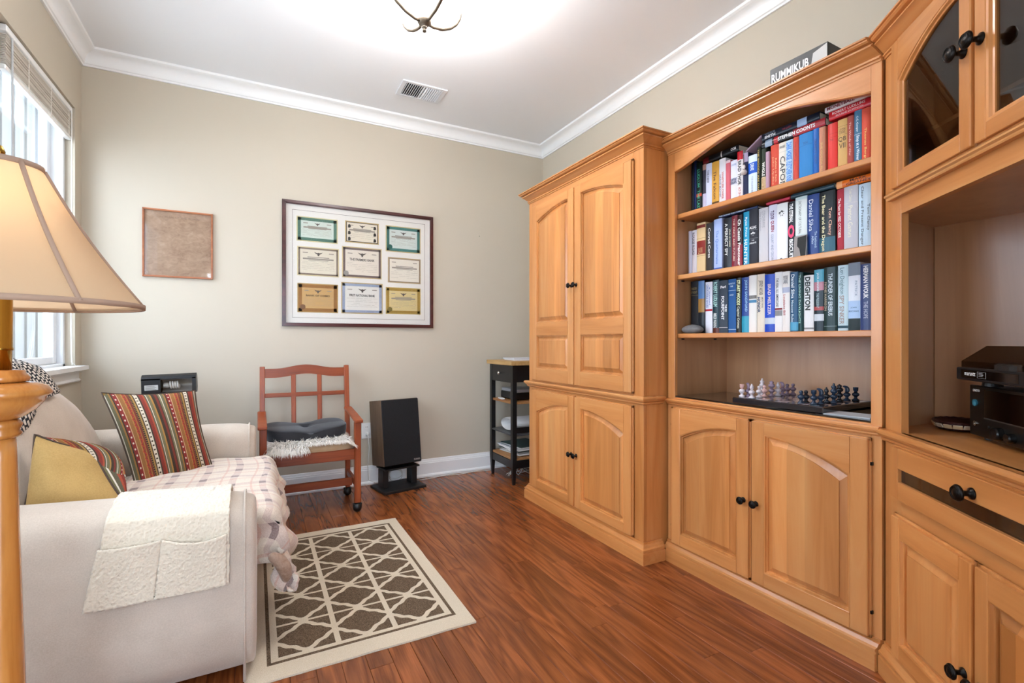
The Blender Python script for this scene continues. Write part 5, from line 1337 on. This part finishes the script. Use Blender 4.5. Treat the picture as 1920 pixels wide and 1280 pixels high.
for q in (.345,.672):
    x = xa+(xb-xa)*q
    cm(beam((x,yb(.50),.50),(x,yb(.89),.885),.030,.018), 'splat')
UPH = fabric('tan_upholstery', '#C9AE8C', '#B89A76', 260, .15)
def seatpad(u,v):
    a = 2*PI*u; cx_, cy_ = (CX0+CX1)/2, CYF+.215
    r1 = .265*math.copysign(abs(math.cos(a))**.35, math.cos(a)); r2 = .205*math.copysign(abs(math.sin(a))**.35, math.sin(a))
    if v < .35: q = v/.35; k = 1+.02*math.sin(PI*q); z = .416+.040*q
    else: q = (v-.35)/.65; k = math.cos(q*PI/2)**.6 if q<1 else 0; z = .456+.018*math.sin(q*PI/2)
    return (cx_+r1*k, cy_+r2*k, z)
cm(MB().grid(seatpad, 48, 14), 'seat', UPH, smooth=True, fixn=True)
# sheepskin on the seat
skin = thing('sheepskin', 'fluffy white sheepskin spread over the chair seat', 'sheepskin', ((CX0+CX1)/2, CYF+.22, .478))
FUR = plain('#E9E1D6', .9, 0, 'fur_white', sheen=.4)
def pelt(u,v):
    x = CX0+.045+(CX1-CX0-.095)*u; y = CYF+.012+.385*v
    ed = max(0,(.1-v)/.1); ex = max(0,(.07-u)/.07)+max(0,(u-.93)/.07)
    return (x, y-.012*ed, .480-.035*ed**1.5*(1 if u<.45 else .25)-.030*ex+.003*math.sin(30*u)*math.sin(27*v))
wmesh(MB().grid(pelt, 30, 24), 'pelt', FUR, skin, smooth=True)
fb = MB(); rf = random.Random(11)
def tuft(p, d, L_, w):
    sd = Vector((rf.uniform(-1,1),rf.uniform(-1,1),rf.uniform(-.3,.3))); sd = (sd-d*sd.dot(d)); sd.normalize(); sd *= w
    g = Vector((0,0,-1)); P0_ = Vector(p); P1 = P0_+d*L_*.5; P2 = P0_+(d+g*.45).normalized()*L_
    fb.add([P0_-sd,P0_+sd,P1+sd*.7,P1-sd*.7,P2],[(0,1,2,3),(3,2,4)])
for i in range(5200):
    u,v = rf.random(), rf.random()
    if rf.random() < .55:
        k = rf.random()
        if k < .6: v = rf.random()**2*.12
        elif k < .8: u = rf.random()**2*.10
        else: u = 1-rf.random()**2*.10
    p = pelt(u,v)
    fl = max(0,1-v/.12); sxs = -max(0,1-u/.1)+max(0,1-(1-u)/.1)
    d = Vector((sxs*1.0+rf.uniform(-.5,.5), -fl*1.1+rf.uniform(-.4,.4), .55-.5*fl*(1 if u<.45 else .4)-.3*abs(sxs)+rf.uniform(-.2,.2))).normalized()
    L_ = rf.uniform(.020,.038)*(1+(1.3 if (fl>0 and u<.42) else .35)*fl)
    tuft(p,d,L_,.0030)
fo = wmesh(fb, 'fur', FUR, skin); fo['kind'] = 'stuff'
# grey moulded seat cushion
GREY = fabric('charcoal_knit', '#3A3A3D', '#2B2B2E', 320, .3)
def coccyx(u,v):
    a = 2*PI*u; ca_, sa_ = math.cos(a), math.sin(a)
    k1 = math.copysign(abs(ca_)**.62, ca_); k2 = math.copysign(abs(sa_)**.62, sa_)
    notch = .055*math.exp(-((a-PI/2)/.28)**2)          # cut-out at the rear
    fr = .022*math.exp(-((a-3*PI/2)/.5)**2)
    rx_, ry_ = .250*k1, .180*k2
    if v < .25: q = v/.25; s_ = .97+.03*math.sin(q*PI/2); z = .055*q*0+.052*q
    else:
        q = (v-.25)/.75; s_ = math.cos(q*PI/2)**.55 if q<1 else 0
        z = .052+.014*math.sin(q*PI/2)
    x, y = rx_*s_, (ry_-notch*max(0,k2)+fr*0)*s_
    saddle = .020*abs(x/.250)**1.2*(1 if v>.2 else 0)-.014*math.exp(-((x/.05)**2))*max(0,(.05-y)/.2)*(1 if v>.2 else 0)
    hole = -.030*math.exp(-((x/.030)**2+((y-.02)/.022)**2))*(1 if v>.25 else 0)
    back = .016*max(0,y/.180)*(1 if v>.2 else 0)
    return (x, y, max(0,z+saddle+hole+back))
gc = MB().grid(coccyx, 72, 40).build('seat_cushion', GREY, smooth=True, loc=((CX0+CX1)/2-.020, CYF+.228, .492), rz=.09, fixn=True)
tag(gc, 'charcoal moulded seat cushion lying on the sheepskin', 'cushion')

# ------------------------------------------------------------------ loudspeaker on a stand
SPZ = math.radians(11)
stand = thing('speaker_stand', 'low black speaker stand on the floor by the back wall', 'stand', (.965,3.745,0), SPZ)
BM = plain('#131315',.5,0,'stand_black')
MB().box(-.172,.172,-.150,.108,0,.020,c=.003).build('base_plate', BM, stand)
for x in (-.118,.118): MB().box(x-.022,x+.022,-.055,.035,.0203,.158,c=.003).build('upright', BM, stand)
MB().box(-.14,.14,-.10,.07,.1583,.170,c=.002).build('top_plate', BM, stand)
spk = thing('loudspeaker', 'black-grilled loudspeaker with walnut sides tilted back on its stand', 'speaker', (.965,3.745,.1715), SPZ)
spk.rotation_euler = (math.radians(-7.5), 0, SPZ)
WAL = wood('walnut', '#5E4632','#463222','#735842', axis='z', k=2.5, rough=.5, coat=0)
SX, SYF, SYB2, SZ = .152, -.118, .112, .500
MB().box(-SX,SX,SYF+.018,SYB2,.010,SZ,c=.002).build('cabinet', WAL, spk)
tg = NT('grille_cloth'); ng = tg.noise(tg.coord('Object'),420,2); tg.col(tg.ramp(ng,[(.3,lin('#09090A')),(.7,lin('#1B1B1D'))])); tg.p(Roughness=.9); tg.bump(ng,.4,.002)
gr = MB().box(-SX+.003,SX-.003,SYF,SYF+.0175,.013,SZ-.003,c=.004).build('grille', tg.mat, spk)
tb = text_mb('DUAGO',.050,.013,bold=.03); tb.xf(T(.1105,SYF-.0008,.0345) @ HOR); tb.build('lettering', plain('#B9B8B4',.35,.6), gr)
# cords behind it
CORD = plain('#D9D6D0',.5,0,'cord_white')
c1 = [(.772,3.886,.394),(.776,3.86,.30),(.766,3.865,.16),(.775,3.858,.05),(.83,3.868,.012),(.90,3.868,.006)]
tag(MB().tube(c1,.0032,6).build('power_cord', CORD, smooth=True), 'white power cord dropping from the outlet behind the speaker', 'cord')
c2_ = []
for i in range(60):
    a = i/59*2*PI*2.4; c2_.append((.985+.055*math.cos(a), 3.876+.004*math.sin(3*a), .062+.045*math.sin(a)+.01*math.sin(a*.37)))
tag(MB().tube(c2_,.0026,6).build('coiled_cord', CORD, smooth=True), 'coil of white cord between the legs of the speaker stand', 'cord')
for k,(dy,dz,lab) in enumerate(((0,.0,'white cord lying along the baseboard right of the speaker'),(-.022,.0,'second white cord lying loosely in front of the baseboard cord'))):
    pth = [(1.13+i*.055, 3.870+dy+.008*math.sin(i*1.3+k*2)-.03*max(0,(3-i))/3*k, .0035+.002*abs(math.sin(i*.7+k))) for i in range(14)]
    tag(MB().tube(pth,.0030,6).build('speaker_cable', CORD, smooth=True), lab, 'cord')

# ------------------------------------------------------------------ black side cart
KX0, KX1, KY0, KY1 = 1.765, 2.20, 3.352, 3.770
cart = thing('side_cart', 'narrow black cart with wooden top between armoire and back wall', 'cart', ((KX0+KX1)/2,(KY0+KY1)/2,0))
def km(b, name, m=None, par=None, **k): return wmesh(b, name, m or BMK, cart, **k)
BMK = plain('#101012',.38,0,'cart_black')
CTW = wood('cart_oak', '#B8915A','#A27B46','#C7A26C', axis='y', k=2, rough=.45, coat=0)
CTW2 = wood('cart_shelf_wood', '#A87848','#935F33','#B98A5A', axis='y', k=2, rough=.5, coat=0)
LW = .036
for x in (KX0,KX1-LW):
    for y in (KY0,KY1-LW):
        t_ = .008
        b = MB(); b.loft([[(x+t_,y+t_,0),(x+LW-t_,y+t_,0),(x+LW-t_,y+LW-t_,0),(x+t_,y+LW-t_,0)],[(x,y,.16),(x+LW,y,.16),(x+LW,y+LW,.16),(x,y+LW,.16)],[(x,y,.932),(x+LW,y,.932),(x+LW,y+LW,.932),(x,y+LW,.932)]])
        km(b,'leg',fixn=True)
km(MB().box(KX0-.022,KX1+.02,KY0-.018,KY1+.02,.9325,.966,c=.003),'top',CTW)
for q in ((KX0+LW,KX1-LW,KY0+.006,KY0+.022,.80,.930),(KX0+LW,KX1-LW,KY1-.022,KY1-.006,.80,.930),(KX1-.024,KX1-.008,KY0+LW,KY1-LW,.80,.930)): km(MB().box(*q,c=.002),'apron')
dw = km(MB().box(KX0+.002,KX0+.020,KY0+LW+.002,KY1-LW-.002,.795,.930,c=.002),'drawer')
MB().lathe([(.005,0),(.005,.012),(.013,.018),(.014,.024),(.010,.030),(0,.031)],18,T(KX0+.002,(KY0+KY1)/2+.0,.865) @ Matrix.Rotation(-PI/2,4,'Y')).build('knob', plain('#D9D7D2',.12,1.0), dw, smooth=True)
for z,m,t_ in ((.645,CTW2,.018),(.390,plain('#4A4A4C',.4,.3),.012),(.205,CTW2,.018)):
    sfo = km(MB().box(KX0+.004,KX1-.004,KY0+.004+LW*.0,KY1-.004,z-t_,z,c=.002) if t_==.012 else MB().box(KX0+.012,KX1-.012,KY0+.012,KY1-.012,z-t_,z,c=.002),'shelf',m)
for q in ((KX0+.006,KX0+.020,KY0+LW,KY1-LW),(KX1-.020,KX1-.006,KY0+LW,KY1-LW)): km(MB().box(q[0],q[1],q[2],q[3],.125,.186,c=.002),'lower_rail')
for q in ((KY0+.006,KY0+.020),(KY1-.020,KY1-.006)): km(MB().box(KX0+LW,KX1-LW,q[0],q[1],.125,.186,c=.002),'lower_rail')
km(MB().box(KX0+LW,KX1-LW,KY0+.008,KY0+.018,.40,.445,c=.002),'side_bar')
# what stands on the cart
PAP = plain('#E4E2DE',.7,0,'paper_white')
def papers(name, label, x, y, z, n_, w, d, seed, cat='papers', jx=.02, mats=None):
    r = thing(name, label, cat, (x,y,z)); rp = random.Random(seed); zz = 0
    for i in range(n_):
        t_ = rp.uniform(.004,.010); b = MB()
        cx_, cy_ = rp.uniform(-jx,jx), rp.uniform(-jx,jx); ang = rp.uniform(-.12,.12)
        b.grid(lambda u,v: ((u-.5)*w,(v-.5)*d, .006*math.sin(u*3+v*2+i)*0+t_), 4, 4)
        b.box(-w/2,w/2,-d/2,d/2,0,t_-.0002); b.xf(T(cx_,cy_,zz) @ Matrix.Rotation(ang,4,'Z'))
        b.build('sheet_bundle', (mats[i%len(mats)] if mats else PAP), r); zz += t_
    return r
papers('paper_sheets','white papers lying on the wooden top of the cart', 1.985,3.56,.9668,2,.30,.22,2,jx=.01,mats=[plain('#DAD9DA',.6),plain('#C9CAD0',.5)])
papers('magazine_stack','untidy stack of white papers and folders on the lowest cart shelf', 1.965,3.565,.2058,10,.26,.30,5,mats=[PAP,PAP,plain('#C4C6C8',.6),PAP,plain('#3E5450',.6)])
rl = MB(); 
def roll(u,v):
    a = 2*PI*u; return (1.985+.16*(v-.5)*2*.98, 3.575+.115*math.cos(a)*(1 if v not in (0,1) else .93), .4475+.052*math.sin(a)*(1 if v not in (0,1) else .93)+.0)
rl.grid(roll, 32, 12); n0 = len(rl.v)
rl2 = rl.build('paper_bundle', plain('#EDEBE8',.75), smooth=True, fixn=True)
rl2.location = (0,0,-.0045+.0); tag(rl2,'rounded white paper bundle on the grey middle shelf of the cart','papers')
dv = thing('disc_player','black electronic box with silver edge on the upper cart shelf','electronics',(1.99,3.56,.6455))
MB().box(-.15,.18,-.12,.15,.006,.062,c=.003).build('case', plain('#0D0D0E',.35), dv)
for x in (-.12,.15):
    for y in (-.09,.12): MB().lathe([(.012,0),(.012,.006)],12,T(x,y,0)).build('foot', BLACK, dv)
MB().box(-.145,.175,-.115,.145,.0622,.088,c=.003).build('top_case', plain('#B9BBBE',.3,.5), dv)
MB().box(-.152,-.1502,-.06,-.02,.015,.06).build('badge', plain('#1E1F22',.2), dv)
tag(MB().box(-.05,.05,-.015,.015,0,.008,c=.001).build('white_card', PAP, loc=(1.805,3.63,.6455), rz=1.4),'small white card at the edge of the upper cart shelf','card')
cb = MB(); rq = random.Random(5)
for k in range(5):
    p0 = Vector((1.86+.07*k,3.60+.03*(k%2),.006)); pp = []
    for i in range(16): pp.append((p0.x+.05*math.sin(i*.7+k)+.01*i*.3, p0.y+.05*math.cos(i*.55+k*2), .006+.045*abs(math.sin(i*.4+k*1.1))))
    cb.tube(pp,.0028,5)
tag(cb.build('cable_tangle', CORD, smooth=True),'tangle of white cables on the floor under the cart','cables')['kind'] = 'stuff'

# ------------------------------------------------------------------ black task light standing behind the sofa
TLX, TLY = -.442, 3.62
tk = thing('task_light','black bar-shaped standing light with a spiral bulb behind the loveseat','lamp',(TLX,TLY,0))
TB_ = plain('#161618',.35,0,'task_black')
MB().lathe([(0,0),(.11,0),(.115,.006),(.10,.016),(.012,.022)],32).build('base', TB_, tk, smooth=True)
MB().lathe([(.009,.02),(.009,.80)],14,T(-.05,0,0)).build('pole', TB_, tk, smooth=True)
MB().box(-.05-.012,-.05+.012,-.01,.02,.790,.812,c=.003).build('bracket', TB_, tk)
hd = MB(); L0, L1 = -.137, .137
sec = [(-.048,.806),(-.048,.896),(-.040,.912),(-.020,.922),(.012,.922),(.034,.906),(.044,.872),(.042,.835),(.030,.812),(.010,.803)]
fsec = sec
hd.loft([[(L0,y,z) for y,z in fsec],[(L0+.004,y,z) for y,z in fsec]])
hd.loft([[(L1-.004,y,z) for y,z in fsec],[(L1,y,z) for y,z in fsec]])
hd.box(L0,L0+.095,-.050,-.046,.806,.900,c=.001).box(L0,L1,-.050,-.044,.806,.814).box(L0,L1,-.050,-.044,.892,.900).box(L1-.02,L1,-.050,-.046,.806,.900)
ring_o = [(y,z) for y,z in sec[1:]]
for i in range(len(sec)-2):
    a,b_ = sec[i+1],sec[i+2]
    hd.add([(L0,a[0],a[1]),(L1,a[0],a[1]),(L1,b_[0],b_[1]),(L0,b_[0],b_[1])],[(0,1,2,3)])
a,b_ = sec[-1],sec[0]; hd.add([(L0,a[0],a[1]),(L1,a[0],a[1]),(L1,b_[0],b_[1]),(L0,b_[0],b_[1])],[(0,1,2,3)])
hdo = hd.build('housing', TB_, tk); hdo.rotation_euler = (0,math.radians(-1.5),0)
MB().box(L0+.095,L1-.02,-.0475,-.0465,.814,.892).build('window', glass_mat('task_glass',(.97,.97,.97,1),.04), hdo)
MB().grid(lambda u,v: (L0+.098+(L1-L0-.122)*u, .026-.055*(2*v-1)**2, .815+.078*v), 8, 10).build('reflector', plain('#A9A7A2',.3,.4), hdo, smooth=True)
MB().box(L0+.016,L0+.082,-.0515,-.0503,.832,.862).build('rating_label', plain('#C9C8C4',.5), hdo)
for i in range(4): MB().box(L0+.020,L0+.074-.008*(i%2),-.0519,-.0516,.836+i*.006,.838+i*.006).build('print', plain('#55534F',.6), hdo)
MB().lathe([(.016,0),(.017,.02),(.012,.03),(0,.03)],18,T(L0+.105,-.012,.855) @ Matrix.Rotation(PI/2,4,'Y')).build('bulb_socket', plain('#D0CDC6',.4), hdo, smooth=True)
cp = [(L0+.135+.050*i/70, -.012+.019*math.cos(i/70*2*PI*4), .855+.019*math.sin(i/70*2*PI*4)) for i in range(71)]
MB().tube(cp,.0052,8).build('spiral_bulb', plain('#E9E6E0',.3), hdo, smooth=True)

# ------------------------------------------------------------------ rug
RX0, RX1, RY0, RY1 = -.035, .777, 1.787, 3.070
tr_ = NT('rug_cream'); nr = tr_.noise(tr_.coord('Object'),380,2,.7); tr_.col(tr_.ramp(nr,[(.3,lin('#BFAE94')),(.7,lin('#DACDB8'))])); tr_.p(Roughness=1.0); tr_.b.inputs['Specular IOR Level'].default_value=.05; tr_.bump(nr,.6,.003)
td_ = NT('rug_brown'); nr = td_.noise(td_.coord('Object'),300,2,.7); td_.col(td_.ramp(nr,[(.35,lin('#433528')),(.65,lin('#7E6B57'))])); td_.p(Roughness=1.0); td_.b.inputs['Specular IOR Level'].default_value=.05; td_.bump(nr,.6,.003)
rug = thing('area_rug','beige and brown rug with a lattice of curved diamonds beside the loveseat','rug',((RX0+RX1)/2,(RY0+RY1)/2,0))
rp = random.Random(2); edge = []
for (p,q) in (((RX0,RY0),(RX1,RY0)),((RX1,RY0),(RX1,RY1)),((RX1,RY1),(RX0,RY1)),((RX0,RY1),(RX0,RY0))):
    for i in range(14):
        f = i/14; edge.append((p[0]+(q[0]-p[0])*f+rp.uniform(-.0015,.0015), p[1]+(q[1]-p[1])*f+rp.uniform(-.0015,.0015)))
wmesh(MB().prism(edge,.0005,.0075),'pile',tr_.mat,rug)
ZR = .0076
def flatpoly(pts, name):
    b = MB(); n_ = len(pts); a_ = sum(pts[i][0]*pts[(i+1)%n_][1]-pts[(i+1)%n_][0]*pts[i][1] for i in range(n_))
    if a_ < 0: pts = pts[::-1]
    b.prism(pts, ZR, ZR+.0009); return wmesh(b,name,td_.mat,rug)
ix0,ix1,iy0,iy1,lw = .033,.722,1.868,3.000,.013
for q in ((ix0,ix1,iy0,iy0+lw),(ix0,ix1,iy1-lw,iy1),(ix0,ix0+lw,iy0+lw,iy1-lw),(ix1-lw,ix1,iy0+lw,iy1-lw)):
    flatpoly([(q[0],q[2]),(q[1],q[2]),(q[1],q[3]),(q[0],q[3])],'border_line')
fx0,fx1,fy0,fy1 = .060,.695,1.895,2.973
NCX, NCY = 3, 5
cw_, chh = (fx1-fx0)/NCX, (fy1-fy0)/NCY
def edge_pt(t_):
    bx_, by_ = .5*t_, .5-.5*t_
    w_ = .020*math.sin(2*PI*t_)+.012*math.sin(6*PI*t_)
    return (bx_-w_*.707, by_-w_*.707)
E_ = [edge_pt(i/14) for i in range(15)]
m_ = .034; mb_, ml_ = .048, .034
for ci in range(NCX):
    for cj in range(NCY):
        ox, oy = fx0+ci*cw_, fy0+cj*chh
        P = lambda x,y: (ox+x*cw_, oy+y*chh)
        dia = []
        for (sx,sy,rev) in ((1,1,False),(-1,1,True),(-1,-1,False),(1,-1,True)):
            seg = [(x+m_,y+m_) for x,y in E_ if x+m_ <= .5 and y+m_ <= .5]
            seg = [((x if sx>0 else 1-x),(y if sy>0 else 1-y)) for x,y in seg]
            dia += seg[::-1] if rev else seg
        flatpoly([P(*q) for q in dia],'diamond')
        for sx in (1,-1):
            for sy in (1,-1):
                seg = [(x-m_,y-m_) for x,y in E_ if x-m_ >= mb_ and y-m_ >= ml_]
                tri = [(mb_,ml_)]+[(mb_,seg[0][1])]+seg+[(seg[-1][0],ml_)]
                tri = [((x if sx>0 else 1-x),(y if sy>0 else 1-y)) for x,y in tri]
                flatpoly([P(*q) for q in tri],'corner_motif')
